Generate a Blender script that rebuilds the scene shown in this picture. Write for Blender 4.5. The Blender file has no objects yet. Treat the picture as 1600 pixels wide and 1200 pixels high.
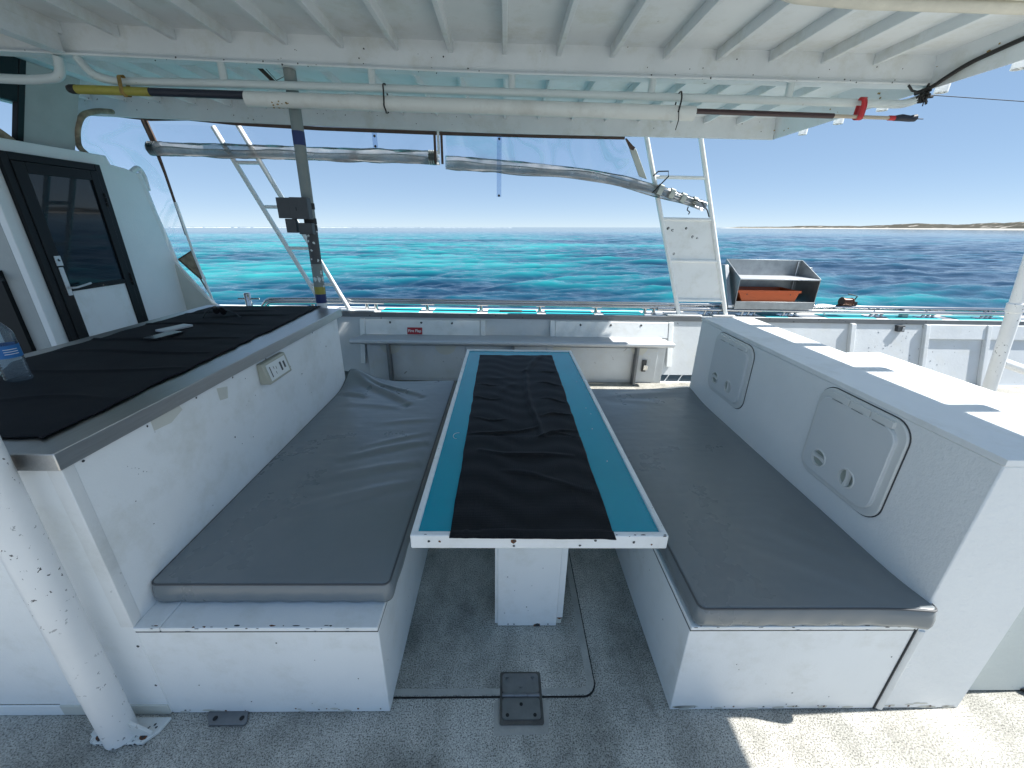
import bpy, bmesh, math, random
import numpy as np
from mathutils import Vector, Matrix
from mathutils.geometry import tessellate_polygon

sc = bpy.context.scene
random.seed(7)
# ------------------------------------------------------------------ camera, sky, sun, exposure
# boat frame: x to the right, y towards the rail, z up from the deck.  The boat lies slightly
# heeled on the level sea, so everything built on it is turned by TILT at the end.
UPB = Vector((-0.0160, 0.0046, 0.99986)).normalized()
TILT = UPB.rotation_difference(Vector((0, 0, 1))).to_matrix().to_4x4()

RIGHT = Vector((0.99972, -0.01588, 0.01758)); DOWN = Vector((0.01053, -0.36671, -0.93028)); FWD = Vector((0.02122, 0.93020, -0.36644))
cam_d = bpy.data.cameras.new('camera'); cam = bpy.data.objects.new('camera', cam_d); sc.collection.objects.link(cam)
cam_d.sensor_width = 36; cam_d.lens = 630.0 / 1600 * 36; cam_d.clip_start = 0.02; cam_d.clip_end = 60000
m = Matrix((RIGHT, -DOWN, -FWD)).transposed().to_4x4(); m.translation = Vector((0, -0.9032, 1.6))
cam.matrix_world = TILT @ m
sc.camera = cam

SUN = (TILT.to_3x3() @ Vector((0.712, 0.022, 1.0))).normalized()
elev = math.asin(SUN.z); azim = math.atan2(SUN.x, SUN.y)
world = bpy.data.worlds.new('World'); sc.world = world; world.use_nodes = True
wn = world.node_tree.nodes; wl = world.node_tree.links
sky = wn.new('ShaderNodeTexSky'); sky.sky_type = 'NISHITA'; sky.sun_disc = False
sky.sun_elevation = elev; sky.sun_rotation = azim; sky.altitude = 0; sky.air_density = 0.32; sky.dust_density = 0.0; sky.ozone_density = 3.0
bg = wn['Background']; bg.inputs['Strength'].default_value = 0.15
sg = wn.new('ShaderNodeGamma'); sg.inputs['Gamma'].default_value = 0.30      # softer contrast between horizon and zenith
wl.new(sky.outputs[0], sg.inputs[0]); hs = wn.new('ShaderNodeHueSaturation'); hs.inputs['Saturation'].default_value = 1.8; wl.new(sg.outputs[0], hs.inputs['Color']); wl.new(hs.outputs[0], bg.inputs['Color'])
sl = bpy.data.lights.new('sun', 'SUN'); sl.energy = 2.7; sl.angle = math.radians(0.5); sl.color = (1.0, 0.975, 0.93)
so = bpy.data.objects.new('sun', sl); sc.collection.objects.link(so)
so.rotation_euler = SUN.to_track_quat('Z', 'Y').to_euler(); so.location = (20, 2, 30)
sc.view_settings.view_transform = 'Standard'; sc.view_settings.look = 'None'
sc.view_settings.exposure = 1.80; sc.view_settings.gamma = 1.0
sc.cycles.use_denoising = True
sc.cycles.max_bounces = 10; sc.cycles.diffuse_bounces = 6; sc.cycles.transparent_max_bounces = 24
sc.cycles.sample_clamp_indirect = 6.0
sc.cycles.caustics_reflective = False; sc.cycles.caustics_refractive = False

# ------------------------------------------------------------------ materials
def newmat(name):
    mt = bpy.data.materials.new(name); mt.use_nodes = True
    return mt, mt.node_tree.nodes, mt.node_tree.links, mt.node_tree.nodes['Principled BSDF']

def ramp(nd, stops):
    r = nd.new('ShaderNodeValToRGB'); e = r.color_ramp.elements
    while len(e) > 1: e.remove(e[-1])
    e[0].position = stops[0][0]; e[0].color = (*stops[0][1], 1)
    for p, c in stops[1:]:
        q = e.new(p); q.color = (*c, 1)
    return r

def noise(nd, ln, co, scale, detail=4, rough=0.6, stretch=None, dist=0.0):
    n = nd.new('ShaderNodeTexNoise'); n.inputs['Scale'].default_value = scale
    n.inputs['Detail'].default_value = detail; n.inputs['Roughness'].default_value = rough; n.inputs['Distortion'].default_value = dist
    if stretch:
        mp = nd.new('ShaderNodeMapping'); mp.inputs['Scale'].default_value = stretch
        ln.new(co, mp.inputs[0]); ln.new(mp.outputs[0], n.inputs['Vector'])
    else: ln.new(co, n.inputs['Vector'])
    return n

def mixc(nd, ln, fac, a, b):
    mx = nd.new('ShaderNodeMix'); mx.data_type = 'RGBA'
    if isinstance(fac, float): mx.inputs[0].default_value = fac
    else: ln.new(fac, mx.inputs[0])
    for s, v in ((6, a), (7, b)):
        if isinstance(v, tuple): mx.inputs[s].default_value = (*v, 1)
        else: ln.new(v, mx.inputs[s])
    return mx.outputs[2]

def surf(name, col, rough=0.45, metal=0.0, var=0.06, vscale=3.0, bump=0.05, bscale=90.0, chips=None, chipcol=(.03, .035, .04),
         rust=None, spec=0.5, stretch=None, chipscale=38.0, dirt=None):
    """painted / plain surface: soft colour variation, fine bump, optional chipped flecks, rust runs and grime"""
    mt, nd, ln, bs = newmat(name)
    co = nd.new('ShaderNodeTexCoord').outputs['Object']
    n1 = noise(nd, ln, co, vscale, 5, .6, stretch)
    c0 = tuple(max(0, x * (1 - var)) for x in col); c1 = tuple(min(1, x * (1 + var)) for x in col)
    r1 = ramp(nd, [(.3, c0), (.7, c1)]); ln.new(n1.outputs['Fac'], r1.inputs[0]); out = r1.outputs[0]
    if dirt:
        n4 = noise(nd, ln, co, 5.0, 8, .7); r4 = ramp(nd, [(.5, (0, 0, 0)), (.72, (1, 1, 1))]); ln.new(n4.outputs['Fac'], r4.inputs[0])
        mm = nd.new('ShaderNodeMath'); mm.operation = 'MULTIPLY'; mm.inputs[1].default_value = .5; ln.new(r4.outputs[0], mm.inputs[0])
        out = mixc(nd, ln, mm.outputs[0], out, dirt)
    if rust:
        n3 = noise(nd, ln, co, 7, 8, .75); r3 = ramp(nd, [(rust, (0, 0, 0)), (rust + .07, (1, 1, 1))]); ln.new(n3.outputs['Fac'], r3.inputs[0])
        out = mixc(nd, ln, r3.outputs[0], out, (.16, .07, .03))
    if chips:
        n2 = noise(nd, ln, co, chipscale, 3, .6, None, .4); r2 = ramp(nd, [(chips, (0, 0, 0)), (chips + .012, (1, 1, 1))]); ln.new(n2.outputs['Fac'], r2.inputs[0])
        n5 = noise(nd, ln, co, 3.1, 2, .5); r5 = ramp(nd, [(.42, (0, 0, 0)), (.55, (1, 1, 1))]); ln.new(n5.outputs['Fac'], r5.inputs[0])
        mu = nd.new('ShaderNodeMath'); mu.operation = 'MULTIPLY'; ln.new(r2.outputs[0], mu.inputs[0]); ln.new(r5.outputs[0], mu.inputs[1])
        out = mixc(nd, ln, mu.outputs[0], out, chipcol)
    ln.new(out, bs.inputs['Base Color'])
    bs.inputs['Metallic'].default_value = metal; bs.inputs['Specular IOR Level'].default_value = spec
    rr = nd.new('ShaderNodeMapRange'); rr.inputs[3].default_value = rough * .8; rr.inputs[4].default_value = min(1, rough * 1.25)
    ln.new(n1.outputs['Fac'], rr.inputs[0]); ln.new(rr.outputs[0], bs.inputs['Roughness'])
    if bump:
        nb = noise(nd, ln, co, bscale, 3, .6, stretch); b = nd.new('ShaderNodeBump'); b.inputs['Strength'].default_value = min(1, bump * 4)
        b.inputs['Distance'].default_value = .004; ln.new(nb.outputs['Fac'], b.inputs['Height']); ln.new(b.outputs[0], bs.inputs['Normal'])
    return mt

M = {}
WH = (.84, .86, .86)
M['white'] = surf('white_paint', WH, .38, bump=.035, bscale=130, var=.03, dirt=(.62, .62, .56))
M['white_tex'] = surf('textured_white_paint', WH, .42, bump=.16, bscale=75, var=.03, chips=.80)
M['white_worn'] = surf('worn_white_paint', (.78, .79, .78), .4, bump=.06, bscale=60, var=.06, chips=.66, chipscale=26, dirt=(.5, .5, .45))
M['white_pole'] = surf('chipped_white_pole_paint', (.78, .79, .79), .36, bump=.05, bscale=60, chips=.655, chipscale=55, rust=.80)
M['foot'] = surf('flaking_foot_paint', (.72, .73, .7), .55, bump=.25, bscale=45, chips=.6, chipscale=60, rust=.62)
M['ceil'] = surf('ceiling_paint', (.72, .755, .775), .5, bump=.05, bscale=40, var=.05, dirt=(.5, .5, .42), chips=.74, chipscale=14, chipcol=(.2, .2, .18))
M['roofrail'] = surf('rail_paint', (.60, .66, .66), .4, bump=.05, chips=.72, chipscale=30, chipcol=(.25, .22, .16), rust=.78)
M['pvc'] = surf('pvc_tube_plastic', (.70, .72, .69), .45, var=.05, vscale=2, bump=.02, dirt=(.45, .43, .38))
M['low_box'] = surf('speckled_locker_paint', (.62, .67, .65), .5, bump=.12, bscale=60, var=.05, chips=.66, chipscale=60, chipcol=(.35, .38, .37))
M['bulwark'] = surf('bulwark_paint', (.60, .63, .65), .45, bump=.08, bscale=40, var=.07, chips=.70, chipscale=14, chipcol=(.3, .3, .3), dirt=(.55, .55, .5))
M['dark_chip'] = surf('bare_dark_metal', (.04, .045, .05), .6, bump=0)
M['stain'] = surf('filler_stain', (.62, .62, .56), .5, bump=.04)
M['rusty'] = surf('rust_spot', (.15, .06, .025), .8, bump=.2)
M['grey_vinyl'] = surf('grey_vinyl', (.185, .208, .220), .28, bump=0, bscale=60, var=.05, vscale=3, spec=.55)
M['post_grey'] = surf('greyed_post_paint', (.19, .225, .22), .45, bump=.06, chips=.66, chipscale=34, chipcol=(.2, .2, .18), dirt=(.3, .3, .26))
M['blind'] = surf('beige_blind_canvas', (.62, .60, .52), .8, bump=.12, var=.1, vscale=8)
M['piping'] = surf('shadow_dark_piping', (.075, .08, .085), .5, bump=0)  # same vinyl, darkened to paint in the shadow lines along the seam
M['black'] = surf('black_powder_coat', (.010, .012, .014), .4, bump=.02, spec=.2)
M['rubber'] = surf('black_rubber', (.012, .012, .012), .6, bump=.04)
M['charcoal'] = surf('charcoal_plastic', (.045, .05, .055), .45, bump=.04)
M['steel'] = surf('stainless_steel', (.62, .62, .61), .24, 1.0, var=.05, vscale=30, bump=.015, bscale=300, stretch=(30, .6, 30))
M['steel_dull'] = surf('brushed_worktop_steel', (.52, .52, .52), .34, 1.0, var=.08, vscale=14, bump=.02, bscale=220, stretch=(12, .6, 12))
M['rail_steel'] = surf('polished_rail_steel', (.50, .50, .50), .16, 1.0, var=.04, bump=0)
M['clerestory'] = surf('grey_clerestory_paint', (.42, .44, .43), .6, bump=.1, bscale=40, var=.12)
M['bowl'] = surf('shaded_greenish_recess', (.33, .37, .33), .4, bump=.02)  # greenish plastic, with the shade inside the recess painted into its colour
M['galv'] = surf('galvanised_sheet', (.34, .36, .37), .4, .85, var=.16, vscale=12, bump=.03, bscale=80)
M['alu'] = surf('weathered_aluminium', (.58, .60, .62), .36, .3, var=.06, vscale=9, bump=.03, bscale=120, stretch=(.5, 12, 12))
M['alu_dark'] = surf('dull_aluminium_lip', (.19, .20, .21), .55, .2, var=.12, vscale=8, bump=.03, stretch=(1, 5, 5))
M['hinge'] = surf('dark_hinge_steel', (.22, .23, .24), .42, .85, var=.15, vscale=20, bump=.05, bscale=100)
M['recess'] = surf('grimy_recess', (.10, .095, .085), .8, bump=.15, bscale=80, var=.3, vscale=20)
M['brown'] = surf('brown_canvas_binding', (.10, .065, .05), .8, bump=.1, var=.25, vscale=14)
M['canvas'] = surf('stained_canvas', (.30, .24, .17), .85, bump=.15, bscale=50, var=.5, vscale=14, dirt=(.08, .06, .05))
M['turq'] = surf('turquoise_deck_mat', (.03, .50, .56), .6, bump=.06, var=.05)
M['beige'] = surf('beige_socket_plastic', (.40, .40, .33), .45, bump=.02, var=.04)
M['hatch'] = surf('hatch_plastic', (.66, .69, .70), .32, bump=.02, var=.02)
M['hatch_rim'] = surf('hatch_rim_plastic', (.69, .71, .70), .3, bump=.02, var=.03)
M['red'] = surf('red_tape', (.45, .02, .025), .45, bump=.03)
M['signred'] = surf('red_sign', (.42, .02, .03), .35, bump=0)
M['letter'] = surf('white_lettering', (.85, .85, .85), .5, bump=0)
M['yellow'] = surf('yellow_pole_tape', (.33, .30, .05), .5, bump=.04, var=.15, vscale=12)
M['navy'] = surf('navy_tape', (.012, .03, .13), .5, bump=.03, var=.15)
M['navy_grip'] = surf('dark_navy_grip', (.012, .016, .03), .55, bump=.04)
M['maroon'] = surf('dark_brown_shaft', (.035, .014, .016), .3, bump=.02)
M['tan'] = surf('bare_cane', (.42, .36, .28), .45, bump=.03)
M['orange'] = surf('orange_plastic_tub', (.55, .105, .025), .42, bump=.02, var=.05)
M['oldtape'] = surf('ochre_rope_stain', (.30, .20, .06), .8, bump=.2, var=.4, vscale=20)
M['strapgrey'] = surf('grey_webbing', (.5, .53, .5), .7, bump=.1)
M['phone'] = surf('grey_phone_screen', (.12, .135, .145), .12, bump=0, var=.02)
M['phone2'] = surf('pale_phone_case', (.42, .44, .46), .25, bump=0)
M['lens'] = surf('dark_lens', (.01, .008, .008), .08, bump=0)
M['reel'] = surf('bronze_reel_metal', (.09, .04, .025), .35, .5, bump=.03)
M['paper'] = surf('blue_label', (.02, .16, .42), .5, bump=0)
M['teal'] = surf('teal_gelcoat', (.001, .31, .43), .22, bump=.02, bscale=60, var=.05, vscale=2.5, chips=.765, chipscale=30, chipcol=(.3, .5, .5))

def m_cloth(name, col, weave, stretch):
    mt, nd, ln, bs = newmat(name)
    co = nd.new('ShaderNodeTexCoord').outputs['Object']
    mp = nd.new('ShaderNodeMapping'); mp.inputs['Scale'].default_value = stretch; ln.new(co, mp.inputs[0])
    v = nd.new('ShaderNodeTexVoronoi'); v.inputs['Scale'].default_value = weave; v.inputs['Randomness'].default_value = .08; ln.new(mp.outputs[0], v.inputs['Vector'])
    r = ramp(nd, [(.15, tuple(x * 1.9 for x in col)), (.5, col)]); ln.new(v.outputs['Distance'], r.inputs[0]); ln.new(r.outputs[0], bs.inputs['Base Color'])
    bs.inputs['Roughness'].default_value = .6; bs.inputs['Specular IOR Level'].default_value = .22
    b = nd.new('ShaderNodeBump'); b.inputs['Strength'].default_value = .7; b.inputs['Distance'].default_value = .003; b.invert = True
    ln.new(v.outputs['Distance'], b.inputs['Height']); ln.new(b.outputs[0], bs.inputs['Normal'])
    return mt
M['runner'] = m_cloth('black_non_slip_mesh', (.0038, .0046, .0068), 120, (1, 1, 1))
M['cover'] = surf('black_fabric', (.0042, .0052, .008), .8, bump=.05, bscale=250, spec=.3)

def m_deck():
    mt, nd, ln, bs = newmat('grey_non_skid_deck')
    co = nd.new('ShaderNodeTexCoord').outputs['Object']
    n1 = noise(nd, ln, co, 215, 2, .7)
    r1 = ramp(nd, [(.36, (.15, .145, .130)), (.47, (.52, .505, .455)), (.60, (.74, .72, .655))]); ln.new(n1.outputs['Fac'], r1.inputs[0])
    n2 = noise(nd, ln, co, 2.6, 8, .68); r2 = ramp(nd, [(.38, (.55, .56, .555)), (.58, (1, 1, 1))]); ln.new(n2.outputs['Fac'], r2.inputs[0])
    mx = nd.new('ShaderNodeMix'); mx.data_type = 'RGBA'; mx.blend_type = 'MULTIPLY'; mx.inputs[0].default_value = 1
    ln.new(r1.outputs[0], mx.inputs[6]); ln.new(r2.outputs[0], mx.inputs[7])
    n3 = noise(nd, ln, co, 4.5, 9, .75, None, .6); r3 = ramp(nd, [(.60, (0, 0, 0)), (.70, (1, 1, 1))]); ln.new(n3.outputs['Fac'], r3.inputs[0])
    mm = nd.new('ShaderNodeMath'); mm.operation = 'MULTIPLY'; mm.inputs[1].default_value = .45; ln.new(r3.outputs[0], mm.inputs[0])
    o = mixc(nd, ln, mm.outputs[0], mx.outputs[2], (.13, .115, .09))
    n6 = noise(nd, ln, co, 3.2, 7, .7, (1, .22, 1), .5); r6 = ramp(nd, [(.40, (.58, .575, .56)), (.60, (1, 1, 1))]); ln.new(n6.outputs['Fac'], r6.inputs[0])
    mx2 = nd.new('ShaderNodeMix'); mx2.data_type = 'RGBA'; mx2.blend_type = 'MULTIPLY'; mx2.inputs[0].default_value = .65; ln.new(o, mx2.inputs[6]); ln.new(r6.outputs[0], mx2.inputs[7]); o = mx2.outputs[2]
    n4 = noise(nd, ln, co, 26, 4, .6); r4 = ramp(nd, [(.725, (0, 0, 0)), (.75, (1, 1, 1))]); ln.new(n4.outputs['Fac'], r4.inputs[0])
    o = mixc(nd, ln, r4.outputs[0], o, (.05, .05, .05))
    ln.new(o, bs.inputs['Base Color']); bs.inputs['Roughness'].default_value = .7
    b = nd.new('ShaderNodeBump'); b.inputs['Strength'].default_value = .8; b.inputs['Distance'].default_value = .003
    ln.new(n1.outputs['Fac'], b.inputs['Height']); ln.new(b.outputs[0], bs.inputs['Normal'])
    return mt
M['deck'] = m_deck()
M['deck_worn'] = surf('worn_smooth_deck_paint', (.42, .41, .375), .6, bump=.18, bscale=150, var=.16, vscale=9, dirt=(.25, .245, .23))

def m_film(name, haze, tint=(.96, .97, 1.0), streak=False, dcol=(.75, .8, .85), floor=None):
    """clear PVC film: mostly see-through, a little gloss and milky haze"""
    mt, nd, ln, bs = newmat(name); nd.remove(bs)
    out = nd['Material Output']
    co = nd.new('ShaderNodeTexCoord').outputs['Object']
    t = nd.new('ShaderNodeBsdfTransparent'); t.inputs[0].default_value = (*tint, 1)
    d = nd.new('ShaderNodeBsdfTranslucent'); d.inputs[0].default_value = (*dcol, 1)
    g = nd.new('ShaderNodeBsdfGlossy'); g.inputs['Roughness'].default_value = .12
    n1 = noise(nd, ln, co, 2.6, 6, .6, (1, 1, 1) if not streak else (.5, 6, 6), 1.2)
    r1 = ramp(nd, [(.40, (haze * .25 if floor is None else floor,) * 3), (.62, (haze,) * 3), (.75, (min(1, haze * 3),) * 3)]); ln.new(n1.outputs['Fac'], r1.inputs[0])
    s1 = nd.new('ShaderNodeMixShader'); ln.new(r1.outputs[0], s1.inputs[0]); ln.new(t.outputs[0], s1.inputs[1]); ln.new(d.outputs[0], s1.inputs[2])
    fr = nd.new('ShaderNodeFresnel'); fr.inputs[0].default_value = 1.25
    s2 = nd.new('ShaderNodeMixShader'); ln.new(fr.outputs[0], s2.inputs[0]); ln.new(s1.outputs[0], s2.inputs[1]); ln.new(g.outputs[0], s2.inputs[2])
    ln.new(s2.outputs[0], out.inputs[0])
    nb = noise(nd, ln, co, 9, 3, .5); b = nd.new('ShaderNodeBump'); b.inputs['Strength'].default_value = .25; b.inputs['Distance'].default_value = .01
    ln.new(nb.outputs['Fac'], b.inputs['Height']); ln.new(b.outputs[0], g.inputs['Normal'])
    return mt
M['film'] = m_film('clear_vinyl_film', .07)
M['film_strip'] = m_film('clear_vinyl_strip', .10, (.82, .86, .93))
M['film_roll'] = m_film('rolled_clear_vinyl', .62, (.86, .86, .86), False, (.62, .62, .62), .30)
M['bottle'] = m_film('clear_bottle_plastic', .28, (.82, .90, .96))

def m_creased():
    mt, nd, ln, bs = newmat('creased_clear_vinyl'); nd.remove(bs); out = nd['Material Output']
    co = nd.new('ShaderNodeTexCoord').outputs['Object']
    n1 = noise(nd, ln, co, 1.5, 1.5, .4, (1, 1, 1), 1.4)
    r1 = ramp(nd, [(.40, (.05,) * 3), (.46, (.34,) * 3), (.50, (.08,) * 3), (.55, (.16,) * 3), (.60, (.50,) * 3), (.63, (.2,) * 3), (.70, (.08,) * 3), (.74, (.4,) * 3), (.80, (.08,) * 3)]); ln.new(n1.outputs['Fac'], r1.inputs[0])
    t = nd.new('ShaderNodeBsdfTransparent'); t.inputs[0].default_value = (.95, .96, 1, 1); d = nd.new('ShaderNodeBsdfTranslucent'); d.inputs[0].default_value = (.92, .94, .96, 1)
    s1 = nd.new('ShaderNodeMixShader'); ln.new(r1.outputs[0], s1.inputs[0]); ln.new(t.outputs[0], s1.inputs[1]); ln.new(d.outputs[0], s1.inputs[2]); ln.new(s1.outputs[0], out.inputs[0])
    return mt
M['film_side'] = m_creased()

def m_glass():
    mt, nd, ln, bs = newmat('dark_tinted_glass')
    bs.inputs['Base Color'].default_value = (.012, .02, .028, 1); bs.inputs['Roughness'].default_value = .03
    bs.inputs['Specular IOR Level'].default_value = .5; bs.inputs['IOR'].default_value = 1.42
    return mt
M['glass'] = m_glass()

def m_sea():
    mt, nd, ln, bs = newmat('sea_water')
    at = nd.new('ShaderNodeAttribute'); at.attribute_name = 'reef'
    r = ramp(nd, [(0, (.003, .026, .060)), (.3, (.004, .062, .105)), (.55, (.005, .120, .155)), (.8, (.014, .20, .225)), (1, (.035, .29, .30))])
    ln.new(at.outputs['Fac'], r.inputs[0]); ln.new(r.outputs[0], bs.inputs['Base Color'])
    bs.inputs['Roughness'].default_value = .07; bs.inputs['IOR'].default_value = 1.33; bs.inputs['Specular IOR Level'].default_value = .5
    co = nd.new('ShaderNodeTexCoord').outputs['Object']
    n1 = noise(nd, ln, co, 2.6, 7, .66, (.55, 1.25, 1)); b = nd.new('ShaderNodeBump'); b.inputs['Strength'].default_value = .6; b.inputs['Distance'].default_value = .045
    ln.new(n1.outputs['Fac'], b.inputs['Height']); ln.new(b.outputs[0], bs.inputs['Normal'])
    return mt
M['sea'] = m_sea()

def m_dune():
    mt, nd, ln, bs = newmat('dune_sand_and_scrub')
    co = nd.new('ShaderNodeTexCoord').outputs['Object']
    sx = nd.new('ShaderNodeSeparateXYZ'); ln.new(co, sx.inputs[0])
    n1 = noise(nd, ln, co, .045, 7, .68, (1, 1, 3)); r1 = ramp(nd, [(.57, (0, 0, 0)), (.64, (1, 1, 1))]); ln.new(n1.outputs['Fac'], r1.inputs[0])
    n2 = noise(nd, ln, co, .3, 4, .7); r2 = ramp(nd, [(.3, (.04, .045, .035)), (.7, (.12, .105, .08))]); ln.new(n2.outputs['Fac'], r2.inputs[0])
    o = mixc(nd, ln, r1.outputs[0], r2.outputs[0], (.50, .46, .40))
    mr = nd.new('ShaderNodeMapRange'); mr.inputs[1].default_value = .7; mr.inputs[2].default_value = 1.3; ln.new(sx.outputs[2], mr.inputs[0])
    o2 = mixc(nd, ln, mr.outputs[0], (.52, .50, .45), o)
    ln.new(o2, bs.inputs['Base Color']); bs.inputs['Roughness'].default_value = .95; bs.inputs['Specular IOR Level'].default_value = .1
    return mt
M['dune'] = m_dune()
M['foam'] = surf('white_surf', (.85, .87, .88), .8, bump=0)

# ------------------------------------------------------------------ mesh helpers
class MB:
    def __init__(s): s.v = []; s.f = []; s.mi = []
    def add(s, vs, fs, mi=0):
        b = len(s.v); s.v += [tuple(map(float, p)) for p in vs]
        for f in fs: s.f.append([i + b for i in f]); s.mi.append(mi)
        return s
    def box(s, x0, x1, y0, y1, z0, z1, mi=0):
        vs = [(x, y, z) for z in (z0, z1) for y in (y0, y1) for x in (x0, x1)]
        return s.add(vs, [(0, 2, 3, 1), (4, 5, 7, 6), (0, 1, 5, 4), (2, 6, 7, 3), (0, 4, 6, 2), (1, 3, 7, 5)], mi)
    def hexa(s, vs, mi=0):      # 8 corners: bottom 4 ccw, top 4 ccw
        return s.add(vs, [(3, 2, 1, 0), (4, 5, 6, 7), (0, 1, 5, 4), (1, 2, 6, 5), (2, 3, 7, 6), (3, 0, 4, 7)], mi)
    def prism(s, poly, axis, a, b, mi=0):
        n = len(poly)
        def P(q, t): return {'x': (t, q[0], q[1]), 'y': (q[0], t, q[1]), 'z': (q[0], q[1], t)}[axis]
        vs = [P(q, a) for q in poly] + [P(q, b) for q in poly]
        return s.add(vs, [tuple(range(n))[::-1], tuple(range(n, 2 * n))] + [(i, (i + 1) % n, n + (i + 1) % n, n + i) for i in range(n)], mi)
    def tube(s, pts, r, seg=14, mi=0, cap=True):
        pts = [Vector(p) for p in pts]; n = len(pts); rs = r if isinstance(r, (list, tuple)) else [r] * n
        T = [(pts[min(i + 1, n - 1)] - pts[max(i - 1, 0)]).normalized() for i in range(n)]
        ref = Vector((0, 0, 1)) if abs(T[0].z) < .9 else Vector((1, 0, 0))
        u = (ref - T[0] * ref.dot(T[0])).normalized(); vs = []
        for i in range(n):
            u = (u - T[i] * u.dot(T[i])).normalized(); w = T[i].cross(u)
            for k in range(seg):
                a = 2 * math.pi * k / seg; vs.append(pts[i] + (u * math.cos(a) + w * math.sin(a)) * rs[i])
        fs = [(i * seg + k, i * seg + (k + 1) % seg, (i + 1) * seg + (k + 1) % seg, (i + 1) * seg + k) for i in range(n - 1) for k in range(seg)]
        if cap: fs += [tuple(range(seg))[::-1], tuple(range((n - 1) * seg, n * seg))]
        return s.add(vs, fs, mi)
    def disc(s, c, nrm, r, h=.004, seg=18, mi=0):
        c = Vector(c); nrm = Vector(nrm).normalized(); return s.tube([c, c + nrm * h], r, seg, mi)
    def grid(s, P, nx, ny, mi=0):
        vs = [P(i, j) for j in range(ny) for i in range(nx)]
        return s.add(vs, [(j * nx + i, j * nx + i + 1, (j + 1) * nx + i + 1, (j + 1) * nx + i) for j in range(ny - 1) for i in range(nx - 1)], mi)
    def fleck(s, c, u, w, r, mi=1, asp=1.0, lift=.0006):
        """an irregular flake of bare metal, screw head or stain lying on a surface"""
        c = Vector(c); u = Vector(u).normalized(); w = Vector(w).normalized(); n = u.cross(w); k = random.randint(7, 9); vs = []
        for i in range(k):
            a = 2 * math.pi * i / k; q = r * random.uniform(.6, 1.1); vs.append(c + u * math.cos(a) * q * asp + w * math.sin(a) * q + n * lift)
        return s.add(vs, [tuple(range(k))], mi)

LOC = {}
def link(o): sc.collection.objects.link(o); return o
def tag(o, label, cat=None, group=None, kind=None):
    if label: o['label'] = label
    if cat: o['category'] = cat
    if group: o['group'] = group
    if kind: o['kind'] = kind
    return o
def thing(name, loc, label, cat, group=None):
    o = link(bpy.data.objects.new(name, None)); o.location = loc; o.empty_display_size = .1; LOC[o.name] = Vector(loc)
    return tag(o, label, cat, group)
def obj(name, mb, mats, parent=None, bev=0, smooth=40, loc=None, subd=0, solid=0):
    if loc is None:
        if parent is not None: loc = LOC[parent.name]
        else:
            a = np.array(mb.v); loc = Vector(((a[:, 0].min() + a[:, 0].max()) / 2, (a[:, 1].min() + a[:, 1].max()) / 2, a[:, 2].min()))
    loc = Vector(loc); me = bpy.data.meshes.new(name)
    me.from_pydata([tuple(Vector(p) - loc) for p in mb.v], [], mb.f)
    for k in ([mats] if isinstance(mats, str) else mats): me.materials.append(M[k])
    me.polygons.foreach_set('material_index', mb.mi)
    bm = bmesh.new(); bm.from_mesh(me); bmesh.ops.recalc_face_normals(bm, faces=[f for f in bm.faces if f.material_index == 0 or len(f.verts) < 7]); bm.to_mesh(me); bm.free()
    if smooth:
        me.polygons.foreach_set('use_smooth', [True] * len(me.polygons)); me.set_sharp_from_angle(angle=math.radians(smooth))
    o = link(bpy.data.objects.new(name, me)); LOC[o.name] = loc
    if parent is not None: o.parent = parent
    else: o.location = loc
    if solid:
        q = o.modifiers.new('thickness', 'SOLIDIFY'); q.thickness = solid; q.offset = -1
    if bev:
        b = o.modifiers.new('edge', 'BEVEL'); b.width = bev; b.segments = 2; b.limit_method = 'ANGLE'; b.angle_limit = math.radians(50)
    return o
def fillet(pts, r, n=6):
    pts = [Vector(p) for p in pts]; out = [pts[0]]
    for i in range(1, len(pts) - 1):
        a = pts[i - 1] - pts[i]; b = pts[i + 1] - pts[i]; d = min(r, a.length * .49, b.length * .49)
        p0 = pts[i] + a.normalized() * d; p1 = pts[i] + b.normalized() * d
        for k in range(n + 1):
            t = k / n; out.append(p0 * (1 - t) ** 2 + pts[i] * 2 * t * (1 - t) + p1 * t * t)
    out.append(pts[-1]); return out
def copy_tree(o, parent=None):
    c = o.copy(); link(c); LOC[c.name] = LOC[o.name]
    if parent is not None: c.parent = parent
    for ch in list(o.children): copy_tree(ch, c)
    return c
def rrect(x0, x1, y0, y1, r, n=6):
    out = []
    for cx, cy, a0 in ((x1 - r, y0 + r, -90), (x1 - r, y1 - r, 0), (x0 + r, y1 - r, 90), (x0 + r, y0 + r, 180)):
        for k in range(n + 1):
            a = math.radians(a0 + 90 * k / n); out.append((cx + r * math.cos(a), cy + r * math.sin(a)))
    return out
rnd = random.Random(11)
tab = np.random.RandomState(5).rand(512, 512)
def vnoise(x, y):
    xi = np.floor(x).astype(int); yi = np.floor(y).astype(int); fx = x - xi; fy = y - yi
    fx = fx * fx * (3 - 2 * fx); fy = fy * fy * (3 - 2 * fy); g = lambda a, b: tab[a % 512, b % 512]
    return (g(xi, yi) * (1 - fx) + g(xi + 1, yi) * fx) * (1 - fy) + (g(xi, yi + 1) * (1 - fx) + g(xi + 1, yi + 1) * fx) * fy
def fbm(x, y, o=5, gain=.55):
    s = 0; a = 1; t = 0
    for k in range(o): s = s + a * vnoise(x * 2 ** k + 17.3 * k, y * 2 ** k + 5.1 * k); t += a; a *= gain
    return s / t

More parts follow.
